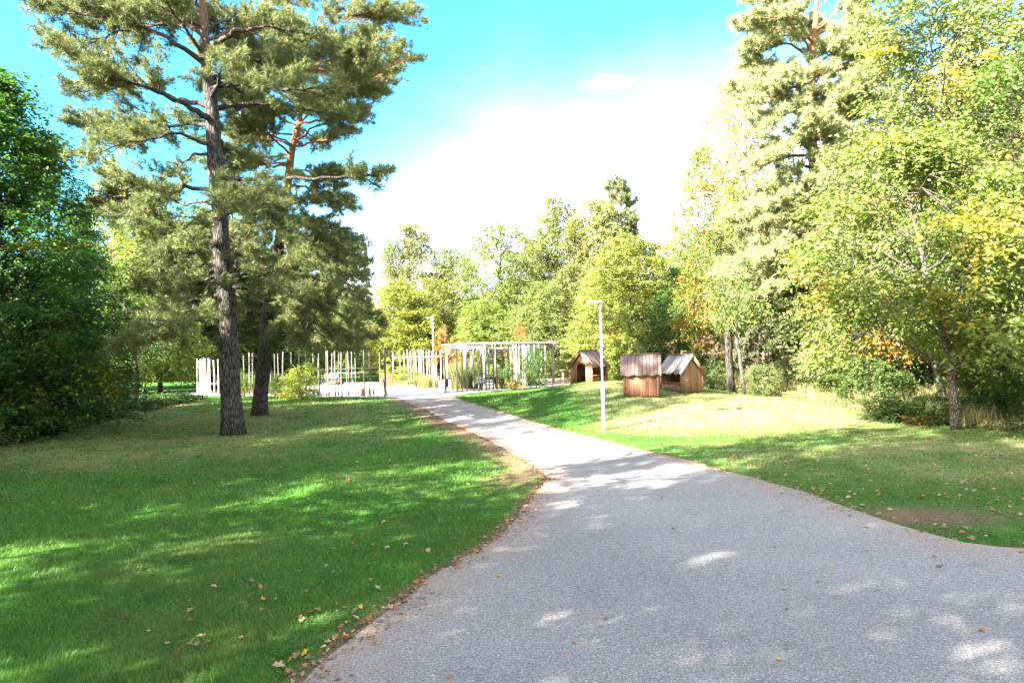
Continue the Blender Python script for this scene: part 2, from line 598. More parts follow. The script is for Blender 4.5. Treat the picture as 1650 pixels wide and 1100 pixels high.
sl = bpy.data.lights.new('sun', 'SUN')
sl.energy = 5.0
sl.angle = math.radians(0.53)
sl.color = (1.0, .95, .87)
so = bpy.data.objects.new('sun', sl)
col.objects.link(so)
to_sun = Vector((math.sin(SUN_AZ) * math.cos(SUN_EL), math.cos(SUN_AZ) * math.cos(SUN_EL), math.sin(SUN_EL)))
so.rotation_euler = to_sun.to_track_quat('Z', 'Y').to_euler()
so.location = to_sun * 60

scene.view_settings.view_transform = 'Standard'
scene.view_settings.look = 'None'
scene.view_settings.gamma = 1.0
scene.view_settings.exposure = 3.42
scene.render.engine = 'CYCLES'
scene.cycles.max_bounces = 6
scene.cycles.diffuse_bounces = 3
scene.cycles.transmission_bounces = 4
scene.cycles.glossy_bounces = 2
scene.cycles.use_denoising = True

# ------------------------------------------------------------------ path outline
LEFT_PX = [(330, 1240), (405, 1165), (490, 1098), (530, 1062), (575, 1022), (620, 990), (660, 958), (705, 926), (750, 900), (795, 874), (825, 846),
           (843, 822), (862, 797), (884, 772), (868, 757), (845, 742), (815, 723), (780, 706), (745, 690), (715, 676), (688, 662), (662, 651), (640, 641)]
RIGHT_PX = [(726, 638), (745, 645), (775, 655), (810, 665), (850, 677), (900, 691), (955, 705), (1000, 717), (1060, 731), (1115, 744), (1160, 757), (1220, 772),
            (1300, 794), (1370, 820), (1440, 843), (1500, 861), (1555, 874), (1610, 881), (1680, 887), (1800, 893), (2000, 900)]
Lw = [hit(*p) for p in LEFT_PX]
Rw = [hit(*p) for p in RIGHT_PX]
near = [Vector((14.5, 2.0, 0)), Vector((10, -6, 0)), Vector((-9, -6, 0)), Vector((-6.5, 1.2, 0))]
PATH = [(p.x, p.y) for p in Lw] + [(p.x, p.y) for p in Rw] + [(p.x, p.y) for p in near]


def jitter_outline(P, step=.22, amp=.05, seed=1):
    out = []
    n = len(P)
    for i in range(n):
        a = np.array(P[i])
        b = np.array(P[(i + 1) % n])
        L = np.linalg.norm(b - a)
        k = max(1, int(L / step))
        nrm = np.array([-(b - a)[1], (b - a)[0]]) / (L + 1e-9)
        for j in range(k):
            q = a + (b - a) * j / k
            o = (vnoise(q[None], 1.7, seed)[0] - .5) * 2 * amp + (vnoise(q[None], .5, seed + 1)[0] - .5) * amp
            out.append(tuple(q + nrm * o))
    return out


PATH_D = jitter_outline(PATH)


def poly_dist(P, poly):
    """signed distance, positive inside"""
    P = np.asarray(P, float)
    A = np.array(poly)
    B = np.roll(A, -1, 0)
    out = np.empty(len(P))
    for s in range(0, len(P), 20000):
        p = P[s:s + 20000]
        ab = B - A
        ap = p[:, None, :] - A[None]
        t = np.clip((ap * ab[None]).sum(-1) / ((ab ** 2).sum(-1)[None] + 1e-12), 0, 1)
        d = np.sqrt((((ap - t[..., None] * ab[None])) ** 2).sum(-1)).min(1)
        y, y1, y2 = p[:, 1][:, None], A[:, 1][None], B[:, 1][None]
        c = ((y1 > y) != (y2 > y)) & (p[:, 0][:, None] < (B[:, 0] - A[:, 0])[None] * (y - y1) / np.where(y2 == y1, 1e-9, y2 - y1) + A[:, 0][None])
        out[s:s + 20000] = np.where(c.sum(1) % 2 == 1, d, -d)
    return out


pl0, pr0 = Lw[-1], Rw[0]
PLAZA = [(pl0.x, pl0.y), (pr0.x, pr0.y), (pr0.x + .6, pr0.y + 1.2), (-1.0, 48.6), (2.0, 51.5), (5.2, 54.5), (5.6, 60), (3.0, 66), (-4, 68), (-13, 67), (-17, 69), (-21.5, 83), (-27, 110), (-30, 110),
         (-24.0, 83), (-21, 68), (-26, 60), (-26.5, 53.5), (-20, 50.2), (-12, 46.3)]
PATH_S = [(p.x, p.y) for p in Lw] + [(p.x, p.y) for p in Rw] + [(p.x, p.y) for p in near]


def sheet(poly, step_fn, name, lift, attrs, mat):
    pts = [Vector(p) for p in poly]
    n = len(pts)
    arr = np.array(poly)
    x0, y0 = arr.min(0)
    x1, y1 = arr.max(0)
    extra = []
    y = y0
    while y < y1:
        st = step_fn(y)
        xs = np.arange(x0, x1, st) + random.random() * st
        extra.append(np.stack([xs, np.full(len(xs), y)], 1))
        y += st
    extra = np.concatenate(extra)
    extra = extra[poly_dist(extra, poly) > .1]
    allp = pts + [Vector(p) for p in extra]
    edges = [(i, (i + 1) % n) for i in range(n)]
    v, e, f, *_ = delaunay_2d_cdt(allp, edges, [], 1, 1e-4)
    P = np.array([(a.x, a.y) for a in v])
    Z = T(P[:, 0], P[:, 1]) + lift
    mb = MB()
    mb.add(np.column_stack([P, Z]), None, np.array([tuple(t) for t in f if len(t) == 3]))
    me = mb.mesh(name, mat, True)
    for nm, fn in attrs.items():
        a = me.attributes.new(nm, 'FLOAT', 'POINT')
        a.data.foreach_set('value', fn(P).astype(np.float32))
    # faces upward
    o = link(name, me)
    if me.polygons and me.polygons[0].normal.z < 0:
        me.flip_normals()
    return o


def needle_edge(P):
    d = poly_dist(P, PATH_S)
    left = sstep(1.2, 0.0, d) * .9
    far = sstep(26, 36, P[:, 1]) * sstep(3.2, .4, d) * .9
    return np.clip(np.maximum(left * .75, far), 0, 1)


path_o = sheet(PATH_D, lambda y: .3 if y < 14 else .5, 'path', .012,
               {'needle': needle_edge, 'pale': lambda P: .85 * sstep(43.0, 46.5, P[:, 1])}, M['asphalt'])
tag(path_o, 'grey asphalt path curving in front of the lawns', 'path', kind='structure')
plaza_o = sheet(PLAZA, lambda y: 1.2, 'gravel_yard', .02, {'needle': lambda P: np.zeros(len(P)), 'pale': lambda P: np.ones(len(P))}, M['asphalt'])
tag(plaza_o, 'pale gravel yard behind the pole fences', 'yard', kind='structure')

# ------------------------------------------------------------------ ground sheet
def axis(lo, a, b, hi, st):
    mid = np.arange(a, b, st)
    up = [b]
    s = st
    while up[-1] < hi:
        s = min(s * 1.18, 14)
        up.append(up[-1] + s)
    dn = [a]
    s = st
    while dn[-1] > lo:
        s = min(s * 1.18, 14)
        dn.append(dn[-1] - s)
    return np.concatenate([dn[:0:-1], mid, up])


CUSP = hit(868, 768)
SCAR = hit(1500, 832)
PINE_A = hit(376, 700)
PINE_B = hit(418, 669)


_l = [(p.x, p.y) for p in Lw]
_r = [(p.x, p.y) for p in Rw]
LCH, RCH = _l + _l[::-1], _r + _r[::-1]


def ground_masks(P):
    d = -poly_dist(P, PATH_S)      # outside positive
    x, y = P[:, 0], P[:, 1]
    lefta = np.abs(poly_dist(P, LCH)) < np.abs(poly_dist(P, RCH))
    edge = sstep(.40, .02, d) * np.where(lefta, .9, .4)
    strip = sstep(1.5, .15, d) * .95 * lefta * sstep(CUSP.y - 1.5, CUSP.y + .5, y)
    cusp = .95 * np.exp(-(((x - CUSP.x + .5) / .9) ** 2 + ((y - CUSP.y) / 1.3) ** 2))
    scar = .95 * np.exp(-(((x - SCAR.x) / 1.7) ** 2 + ((y - SCAR.y) / .9) ** 2))
    red = .6 * sstep(1.0, .1, d) * sstep(6, 8.5, x)
    pa = .75 * np.exp(-(((x - PINE_A.x - .4) / 1.6) ** 2 + ((y - PINE_A.y) / 1.3) ** 2))
    pb = .85 * np.exp(-(((x - PINE_B.x - 1.0) / 2.6) ** 2 + ((y - PINE_B.y) / 1.4) ** 2))
    under = .9 * sstep(-15.5, -19, x + (y - 24) * .12) * sstep(18, 23, y) * sstep(50, 44, y)
    s = x - np.interp(y, HX, HE)
    wood = .85 * sstep(.3, 2.6, s)
    dirt = np.maximum.reduce([edge, strip, cusp, scar, red, pa, pb, under, wood])
    lawnl = .75 * sstep(13, 24, y + 7 * (vnoise(P, .35, 51) - .5)) * sstep(-2, -10, x + 5 * (vnoise(P, .5, 52) - .5)) * sstep(46, 36, y)
    lawnr = (.45 + .7 * vnoise(P, .55, 53)) * np.exp(-(((x - 11.5) / 6.5) ** 2 + ((y - 17.5) / 4) ** 2))
    slope = .7 * sstep(-5, -.5, s)
    dry = np.maximum.reduce([lawnl, lawnr, slope, (.95 * sstep(1.5, 5.5, x) * sstep(20, 24, y))])  # right-hand lawn by the lamp: dry grass, paled further to look sunlit
    sand = np.exp(-(((x - 6.5) / 3.2) ** 2 + ((y - 55) / 5) ** 2)) + .75 * np.exp(-(((x - 13) / 5) ** 2 + ((y - 45) / 3.5) ** 2)) * 0
    return dirt, dry, np.clip(sand * 1.3, 0, 1)


xs = axis(-330, -16, 16, 330, .14)
ys = axis(-70, 4, 47, 420, .14)
X, Y = np.meshgrid(xs, ys)
P2 = np.stack([X.ravel(), Y.ravel()], 1)
near_m = (P2[:, 0] > -14) & (P2[:, 0] < 26) & (P2[:, 1] > -12) & (P2[:, 1] < 52)
din = np.full(len(P2), -9.0)
din[near_m] = poly_dist(P2[near_m], PATH_S)
dpl = np.full(len(P2), -9.0)
pm = (np.abs(P2[:, 0] + 14) < 24) & (P2[:, 1] > 40) & (P2[:, 1] < 116)
dpl[pm] = poly_dist(P2[pm], PLAZA)
Z = T(P2[:, 0], P2[:, 1]) - .07 * sstep(-.02, .2, din) - .10 * sstep(-.02, .5, dpl)
nx, ny = len(xs), len(ys)
ii = (np.arange(ny - 1)[:, None] * nx + np.arange(nx - 1)[None, :]).ravel()
gm = MB()
gm.add(np.column_stack([P2, Z]), np.stack([ii, ii + 1, ii + nx + 1, ii + nx], 1))
gme = gm.mesh('ground', M['ground'], True)
dirt, dry, sand = ground_masks(P2)
for nm, a in (('dirt', dirt), ('dry', dry), ('sand', sand)):
    at_ = gme.attributes.new(nm, 'FLOAT', 'POINT')
    at_.data.foreach_set('value', a.astype(np.float32))
ground_o = link('ground', gme)
tag(ground_o, 'mown lawn rising to a wooded slope', 'ground', kind='structure')

# ------------------------------------------------------------------ grass
def make_grass(N):
    u = RNG.random(N)
    y0, y1 = 4.6, 47.0
    y = y0 * (y1 / y0) ** u
    x = (RNG.random(N) * 2 - 1) * (y * .80 + .6)
    P = np.stack([x, y], 1)
    d = poly_dist(P, PATH_S)
    keep = (d < .03) & (poly_dist(P, PLAZA) < 0)
    di, dr, sa = ground_masks(P)
    keep &= RNG.random(N) > di * 1.15 - .05
    patch = vnoise(P, 1.3, 21) * .6 + vnoise(P, 4.0, 22) * .4
    keep &= RNG.random(N) < .35 + 1.0 * patch
    s = x - np.interp(y, HX, HE)
    keep &= s < 2.5
    P, di, dr, d, patch = P[keep], di[keep], dr[keep], d[keep], patch[keep]
    x, y = P[:, 0], P[:, 1]
    n = len(P)
    z = T(x, y) - .01
    far = np.maximum(1, y / 8)
    wdt = .0034 * far * (.7 + .7 * RNG.random(n))
    h = (.026 + .035 * RNG.random(n)) * (.65 + .8 * patch) * (1 + y / 45) * np.where(RNG.random(n) < .03, 1.7, 1)
    h *= np.where(x > 2, .72, 1.0)
    a = RNG.random(n) * 2 * PI
    lean = (.25 + .9 * RNG.random(n)) * h
    b = a + PI / 2 + (RNG.random(n) - .5) * 1.4
    base = np.stack([x, y, z], 1)
    off = np.stack([np.cos(a) * wdt, np.sin(a) * wdt, np.zeros(n)], 1)
    tip = base + np.stack([np.cos(b) * lean, np.sin(b) * lean, h], 1)
    V = np.stack([base - off, base + off, tip], 1).reshape(-1, 3)
    tr = np.arange(3 * n).reshape(-1, 3)
    tint = np.repeat(np.clip(RNG.random(n) * .75 + .5 * (vnoise(P, .8, 31) - .25), 0, 1), 3)
    dead = (RNG.random(n) < .03 + 1.0 * dr * vnoise(P, 1.1, 33)).astype(float) * (.6 + .4 * RNG.random(n))
    mb = MB()
    mb.add(V, None, tr, tint, np.repeat(dead, 3))
    o = mb.build('grass', M['blade'])
    tag(o, 'short green grass blades covering the lawns', 'grass', kind='stuff')


make_grass(1000000)


# ------------------------------------------------------------------ foliage
def unit(v):
    return v / (np.linalg.norm(v, axis=-1, keepdims=True) + 1e-9)


def leaf_quads(mb, C, axis_dir, size, rng, width=.55, upb=.7, tint=None, aut=None):
    n = len(C)
    a = unit(axis_dir + rng.normal(0, .32, (n, 3)))
    nn = unit(rng.normal(0, 1, (n, 3)) * (1 - upb) + np.array([0, 0, 1.0]) * upb + .25 * rng.normal(0, 1, (n, 3)))
    s = unit(np.cross(a, nn))
    nn = np.cross(s, a)
    L = (np.broadcast_to(size, (n,)) * (.65 + .7 * rng.random(n)))[:, None]
    W = L * width * .5
    V = np.stack([C - a * L * .5, C + s * W + nn * L * .07 - a * L * .04, C + a * L * .5 - nn * L * .08, C - s * W + nn * L * .07 - a * L * .04], 1).reshape(-1, 3)
    q = np.arange(4 * n).reshape(-1, 4)
    t = rng.random(n) if tint is None else tint
    mb.add(V, q, None, np.repeat(t, 4), np.repeat(aut, 4) if aut is not None else 0.0)


def bend_line(a, b, n, sag, rng, wob=.06):
    a, b = np.asarray(a, float), np.asarray(b, float)
    t = np.linspace(0, 1, n)[:, None]
    L = np.linalg.norm(b - a)
    P = a + (b - a) * t
    P[:, 2] += sag * L * (t[:, 0] * (1 - t[:, 0])) * 4 * .5
    w_ = rng.normal(0, 1, (n, 3)) * wob * L * np.sin(t * PI) * .5
    return P + w_


def broadleaf_mesh(seed, H=12.0, R=4.0, base=.22, clusters=380, per=60, leaf=.18, flat=.5, prof='round', irreg=.35, aut=0.0, aut_low=False,
                   trunk_r=.16, limbs=16, lean=(0, 0), sig=.55, width=.55, droop=.35, gap=.38, core=.45, twig=True, upb=.6, hole=.0):
    """returns (trunk mesh builder, crown mesh builder): trunk, limbs and twigs carry clusters of leaf-sized faces"""
    rng = np.random.default_rng(seed)
    tb, cb = MB(), MB()
    zb = H * base

    def prof_r(h):          # h 0..1 inside the crown
        if prof == 'round':
            return np.sqrt(np.clip(1 - (2 * h - .85) ** 2 / 1.35, 0.02, 1))
        if prof == 'tall':
            return np.clip(np.sin(np.clip(h, 0, 1) * PI * .93 + .2) ** .8, .08, 1)
        if prof == 'cone':
            return np.clip(1.05 - h, .06, 1)
        if prof == 'skirt':
            return np.clip(np.sqrt(np.clip(1.04 - h ** 1.7, 0, 1)), .1, 1)
        if prof == 'dome':
            return np.clip((1.02 - h) ** .62, .06, 1)
        return np.ones_like(h)
    n = 12
    tz = np.linspace(0, H * .93, n)
    tx = lean[0] * tz + rng.normal(0, 1, n).cumsum() * .02 * H / 12 + .25 * np.sin(tz / H * 5 + seed)
    ty = lean[1] * tz + rng.normal(0, 1, n).cumsum() * .02 * H / 12
    tx -= tx[0]
    ty -= ty[0]
    TP = np.stack([tx, ty, tz], 1)
    TP[0, 2] = -.15
    rr = trunk_r * (1 - .9 * np.linspace(0, 1, n)) + .012
    rr[0] *= 1.35
    tb.tube(TP, rr, 9)
    nodes, nrad = [], []

    def tpos(z):
        return np.array([np.interp(z, tz, tx), np.interp(z, tz, ty), z])
    for i in range(limbs):
        f = (i + .5) / limbs
        az = i * 2.4 + rng.random() * .9
        z0 = zb * .85 + (H * .9 - zb) * f ** 1.1 * .92
        h = np.clip((z0 - zb) / (H - zb) + .12 + .1 * rng.random(), 0, 1)
        r1 = R * prof_r(np.array([h]))[0] * (.72 + .25 * rng.random())
        z1 = zb + (H - zb) * h + .1 * r1
        a = tpos(z0)
        b = np.array([a[0] + math.cos(az) * r1, a[1] + math.sin(az) * r1, z1])
        L = bend_line(a, b, 7, .12, rng)
        r0 = max(.02, trunk_r * .5 * (1 - f * .7))
        tb.tube(L, np.linspace(r0, .012, 7), 6, cap=False)
        nodes.append(L[1:])
        for k in range(3):
            j = rng.integers(2, 6)
            e = L[j] + unit(unit(L[6] - L[0]) + rng.normal(0, .6, 3)) * r1 * (.3 + .2 * rng.random())
            S = bend_line(L[j], e, 5, .1, rng)
            tb.tube(S, np.linspace(r0 * .42, .008, 5), 5, cap=False)
            nodes.append(S[1:])
    nodes.append(TP[n // 2:])
    nodes = np.concatenate(nodes)
    # cluster centres fill the crown volume, biased to the shell, thinned by noise
    m_ = clusters * 5
    h = rng.random(m_)
    ang = rng.random(m_) * 2 * PI
    lob = 1 + irreg * (vnoise(np.stack([np.cos(ang) * 1.6 + 7, np.sin(ang) * 1.6 + 3, h * 3.2], 1), 1.0, seed) - .5) * 2
    u = core + (1 - core) * rng.random(m_) ** .6
    u = np.where(rng.random(m_) < .14, rng.random(m_) * core, u)
    rad = R * prof_r(h) * lob * u
    acc = rng.random(m_) < (prof_r(h) * .9 + .1)
    zc = zb + (H - zb) * h
    C = np.stack([np.interp(zc, tz, tx) + np.cos(ang) * rad, np.interp(zc, tz, ty) + np.sin(ang) * rad, zc], 1)
    nz = vnoise(C, 1.15 / max(.6, sig * 1.6), seed + 5)
    ok_ = acc & (nz > gap)
    if hole:
        ok_ &= vnoise(C * np.array([1, 1, 1.7]), .42, seed + 6) > hole
    C = C[ok_][:clusters]
    if twig:
        for c in C:
            d = ((nodes - c) ** 2).sum(1)
            j = int(np.argmin(d))
            if d[j] > .04:
                tb.tube(bend_line(nodes[j], c, 3, .08, rng, .03), [.012, .008, .004], 3, cap=False)
    k = len(C)
    cnt = per
    # each cluster is a bunch of sprays: leaves set alternately along short drooping shoots
    ns = max(3, cnt // 9)
    nl = cnt // ns
    cnt = ns * nl
    rad_c = np.stack([C[:, 0] - np.interp(C[:, 2], tz, tx), C[:, 1] - np.interp(C[:, 2], tz, ty), np.zeros(k)], 1) / R
    sd = rng.normal(0, 1, (k, ns, 3)) * np.array([1, 1, flat]) + .9 * rad_c[:, None, :]
    sd = unit(sd)
    sl_ = sig * (1.0 + 1.3 * rng.random((k, ns, 1, 1)))
    tt_ = ((np.arange(nl) + .6) / nl)[None, None, :, None] + rng.normal(0, .05, (k, ns, nl, 1))
    o0 = rng.normal(0, .33, (k, ns, 1, 3)) * sig * np.array([1, 1, flat])
    off = o0 + sd[:, :, None, :] * sl_ * tt_ + np.array([0, 0, -1.0]) * (tt_ ** 2) * sl_ * droop * .45 + rng.normal(0, .09, (k, ns, nl, 3)) * sig
    side = unit(np.cross(sd, [0, 0, 1.0]))[:, :, None, :] * np.where(np.arange(nl) % 2, 1.0, -1.0)[None, None, :, None]
    ax = sd[:, :, None, :] * .7 + side * .75 + np.array([0, 0, -.5 * droop])
    Lc = C[:, None, None, :] + off
    Lc, ax = Lc.reshape(-1, 3), ax.reshape(-1, 3)
    ct = np.repeat(np.clip(.5 + rng.normal(0, .22, k), 0, 1), cnt)
    tint = np.clip(ct * .6 + rng.random(len(Lc)) * .45, 0, 1)
    if aut > 0:
        cz = (C[:, 2] - zb) / (H - zb)
        pr = vnoise(C, .55, seed + 9) + (.22 * (1 - cz) if aut_low else 0)
        th = np.quantile(pr, 1 - min(.97, aut))
        hot = np.repeat((pr > th).astype(float), cnt)
        au = np.where(rng.random(len(Lc)) < .72, hot, 0) * (.4 + .6 * rng.random(len(Lc)))
        au = np.maximum(au, (rng.random(len(Lc)) < aut * .12) * .8)
    else:
        au = np.zeros(len(Lc))
    leaf_quads(cb, Lc, ax, leaf, rng, width, upb, tint, au)
    return tb, cb


def tufts(cb, C, D, rng, needles=10, length=.13, wid=.011, aut=None):
    """needle brushes round shoot tips: thin triangles"""
    n = len(C)
    k = needles
    a = unit(D)[:, None, :] * .75 + rng.normal(0, .62, (n, k, 3))
    a = unit(a)
    base = C[:, None, :] + unit(D)[:, None, :] * (rng.random((n, k, 1)) - .6) * .16 + rng.normal(0, .015, (n, k, 3))
    L = length * (.7 + .6 * rng.random((n, k, 1)))
    s = unit(np.cross(a, rng.normal(0, 1, (n, k, 3)))) * wid
    V = np.stack([base - s, base + s, base + a * L], 2).reshape(-1, 3)
    tr = np.arange(n * k * 3).reshape(-1, 3)
    t = np.repeat(np.clip(rng.normal(.5, .22, n), 0, 1), k * 3)
    au = np.repeat(aut if aut is not None else np.zeros(n), k * 3)
    cb.add(V, None, tr, t, au)


def pine_limb(tb, cb, P, r0, rng, dens=1.0, leaf_from=.35, spread=.30, needles=10, length=.13, wid=.011, up=.25, dead=.015, tipr=.012):
    """one limb with side shoots; needle tufts on the shoots"""
    P = np.asarray(P, float)
    n = len(P)
    tb.tube(P, np.linspace(r0, tipr, n), 7, cap=False)
    seg = np.linalg.norm(np.diff(P, axis=0), axis=1)
    L = seg.sum()
    cum = np.concatenate([[0], seg.cumsum()]) / L
    cnt = int(max(5, L * 6.0 * dens))
    C, D = [], []
    for i in range(cnt):
        t = leaf_from + (1 - leaf_from) * (i + rng.random()) / cnt
        p = np.array([np.interp(t, cum, P[:, q]) for q in range(3)])
        j = min(n - 2, int(np.searchsorted(cum, t)) - 1 if t > 0 else 0)
        d = unit(P[j + 1] - P[j])
        side = unit(np.cross(d, [0, 0, 1.0])) * (1 if i % 2 else -1)
        sl_ = (spread * L * (1.12 - t) * .9 + .45) * (.55 + .8 * rng.random())
        sl_ = min(sl_, 2.4)
        q = unit(d * (.55 + .4 * rng.random()) + side * (.4 + .7 * rng.random()) + np.array([0, 0, up * (rng.random() * 2 - .5)]) + rng.normal(0, .15, 3))
        e = p + q * sl_
        S = bend_line(p, e, 5, -.06 + .16 * rng.random(), rng, .05)
        tb.tube(S, np.linspace(.022 if sl_ > .9 else .014, .005, 5), 4, cap=False)
        k = int(max(5, sl_ * 20))
        for _ in range(k):
            v = .28 + .72 * rng.random() ** .8
            c = np.array([np.interp(v * 4, range(5), S[:, w2]) for w2 in range(3)])
            dd = unit(q + rng.normal(0, .6, 3) + np.array([0, 0, .45]))
            C.append(c + dd * (.03 + .20 * rng.random()) + rng.normal(0, .06, 3))
            D.append(dd)
    C, D = np.array(C), np.array(D)
    au = (rng.random(len(C)) < dead).astype(float) * .8
    tufts(cb, C, D, rng, needles, length, wid, au)


MESH = {}


def as_tree(name, label, cat, loc, tm, cm, rz=0, scale=(1, 1, 1), color=(.05, .09, .02), group=None):
    t = thing(name, label, cat, loc, rz, group, scale)
    link('trunk', tm, t)
    link('crown', cm, t, color=color)
    return t


def proto(key, bark, leafm, **kw):
    tb, cb = broadleaf_mesh(**kw)
    MESH[key] = (tb.mesh('trunk', bark, True), cb.mesh('crown', leafm), kw.get('H', 12.0), kw.get('R', 4.0))


B, LF = M['bark_dark'], M['leaf']
proto('oak', B, LF, seed=1, H=12, R=4.2, base=.06, clusters=640, per=76, leaf=.2, irreg=.45, gap=.34, limbs=18)
proto('oak2', B, LF, seed=2, H=12, R=4.0, base=.04, clusters=620, per=76, leaf=.2, irreg=.5, gap=.36, limbs=18)
proto('open_oak', B, LF, seed=3, H=12, R=4.2, base=.26, clusters=400, per=70, leaf=.19, irreg=.6, gap=.44, limbs=20, trunk_r=.24)
proto('shade', B, LF, seed=17, H=12, R=4.2, base=.24, clusters=370, per=60, leaf=.2, irreg=.6, gap=.40, hole=.27, limbs=20, trunk_r=.24)
proto('maple', B, LF, seed=4, H=12, R=4.4, base=.03, clusters=560, per=66, leaf=.2, flat=.36, irreg=.35, gap=.36, prof='skirt', aut=.04, upb=.8)
proto('maple2', B, LF, seed=5, H=12, R=4.3, base=.03, clusters=560, per=66, leaf=.2, flat=.36, irreg=.45, gap=.38, prof='skirt', upb=.8)
proto('birch', M['bark_pale'], LF, seed=6, H=14, R=2.9, base=.12, clusters=520, per=66, leaf=.145, prof='tall', irreg=.45, gap=.38, droop=.8, aut=.12, sig=.5)
proto('birch2', M['bark_pale'], LF, seed=8, H=14, R=3.0, base=.16, clusters=440, per=66, leaf=.145, prof='tall', irreg=.6, gap=.46, droop=.8, aut=.05, sig=.5)
proto('shrub', B, LF, seed=9, H=2.6, R=1.5, base=.02, clusters=170, per=54, leaf=.10, prof='round', irreg=.5, gap=.34, sig=.26, trunk_r=.04, limbs=9, twig=False)
proto('shrub2', B, LF, seed=10, H=2.6, R=1.6, base=.02, clusters=160, per=54, leaf=.11, prof='skirt', irreg=.6, gap=.38, sig=.28, trunk_r=.04, limbs=9, twig=False, aut=.08)
proto('rowan', B, LF, seed=12, H=9, R=1.9, base=.18, clusters=190, per=60, leaf=.14, prof='tall', irreg=.5, gap=.42, aut=.42, sig=.45, trunk_r=.09, limbs=12)
proto('redtree', B, M['leaf_red'], seed=13, H=5.2, R=1.9, base=.40, clusters=46, per=40, leaf=.15, prof='cone', irreg=.6, gap=.42, aut=.62, sig=.36, trunk_r=.055, limbs=12)


def pine_proto(key, seed, H=16, R=3.6, base=.3, limbs=30, dens=.8):
    rng = np.random.default_rng(seed)
    tb, cb = MB(), MB()
    z = np.linspace(-.15, H, 14)
    x = .35 * np.sin(z / H * 3 + seed) - .35 * math.sin(seed)
    TP = np.stack([x, .2 * np.cos(z / H * 4), z], 1)
    TP[:, :2] -= TP[0, :2]
    tb.tube(TP, .24 * (1 - np.linspace(0, .93, 14)), 9)
    for i in range(limbs):
        f = (i + .3) / limbs
        zz = H * (base + (1 - base) * f * .97)
        az = i * 2.4 + rng.random()
        r1 = R * min(1, (1.06 - f ** 1.6) ** .5 * (.6 + 1.2 * f if f < .33 else 1)) * (.6 + .5 * rng.random())
        a = np.array([np.interp(zz, TP[:, 2], TP[:, 0]), np.interp(zz, TP[:, 2], TP[:, 1]), zz])
        b = a + np.array([math.cos(az) * r1, math.sin(az) * r1, r1 * (.05 + .45 * f)])
        pine_limb(tb, cb, bend_line(a, b, 6, .1, rng), .06 * (1 - f * .6), rng, dens, .3, .36, 8, .26, .03)
    MESH[key] = (tb.mesh('trunk', M['bark_redpine'], True), cb.mesh('crown', M['needle']), H, R)


pine_proto('pine', 3, limbs=44)
pine_proto('pine2', 5, base=.06, H=14, R=4.4, limbs=74, dens=.75)


def spruce_proto(key, seed, H=16, R=2.4):
    rng = np.random.default_rng(seed)
    tb, cb = MB(), MB()
    tb.tube([(0, 0, -.1), (0, 0, H * .5), (0, 0, H)], [.2, .11, .02], 8)
    C, D = [], []
    for i in range(95):
        f = (i + rng.random()) / 95
        zz = H * (.04 + .95 * f)
        az = i * 2.4 + rng.random()
        r1 = R * (1.02 - f) ** .9 * (.75 + .4 * rng.random())
        d = np.array([math.cos(az), math.sin(az), 0])
        e = np.array([0, 0, zz]) + d * r1 - np.array([0, 0, .32 * r1])
        L = bend_line((0, 0, zz), e, 5, .12, rng, .03)
        tb.tube(L, np.linspace(.03, .008, 5), 4, cap=False)
        k = int(12 + r1 * 26)
        t = .15 + .85 * rng.random(k)
        p = np.stack([np.interp(t * 4, range(5), L[:, q]) for q in range(3)], 1)
        sd = np.array([-d[1], d[0], 0]) * rng.normal(0, .22, (k, 1)) * r1 * (1.1 - t[:, None])
        C.append(p + sd + np.array([0, 0, -1.0]) * rng.random((k, 1)) * .3)
        D.append(d * .6 + sd * 1.5 + rng.normal(0, .3, (k, 3)) + np.array([0, 0, -.5]))
    tufts(cb, np.concatenate(C), np.concatenate(D), rng, 9, .22, .026)
    MESH[key] = (tb.mesh('trunk', M['bark_dark'], True), cb.mesh('crown', M['needle']), H, R)


spruce_proto('spruce', 4)


def put(key, name, label, cat, px, Y, top_py, hw_px, color, rz=None, group=None, sink=0.0):
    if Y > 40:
        color = (color[0] * 1.42, color[1] * 1.25, color[2] * 1.05)  # far foliage warmed and brightened in colour to look sunlit and overexposed
    """stand a tree at depth Y on the ground; height and width as real sizes read from the photograph"""
    tm, cm, H, R = MESH[key]
    p = foot(px, Y)
    ztop = at(px, top_py, Y).z
    h = max(1.0, ztop - p.z)
    rad = hw_px * Y / F
    s = rad / R
    return as_tree(name, label, cat, (p.x, p.y, p.z - sink), tm, cm, random.random() * 6.28 if rz is None else rz, (s, s, h / H), color, group)


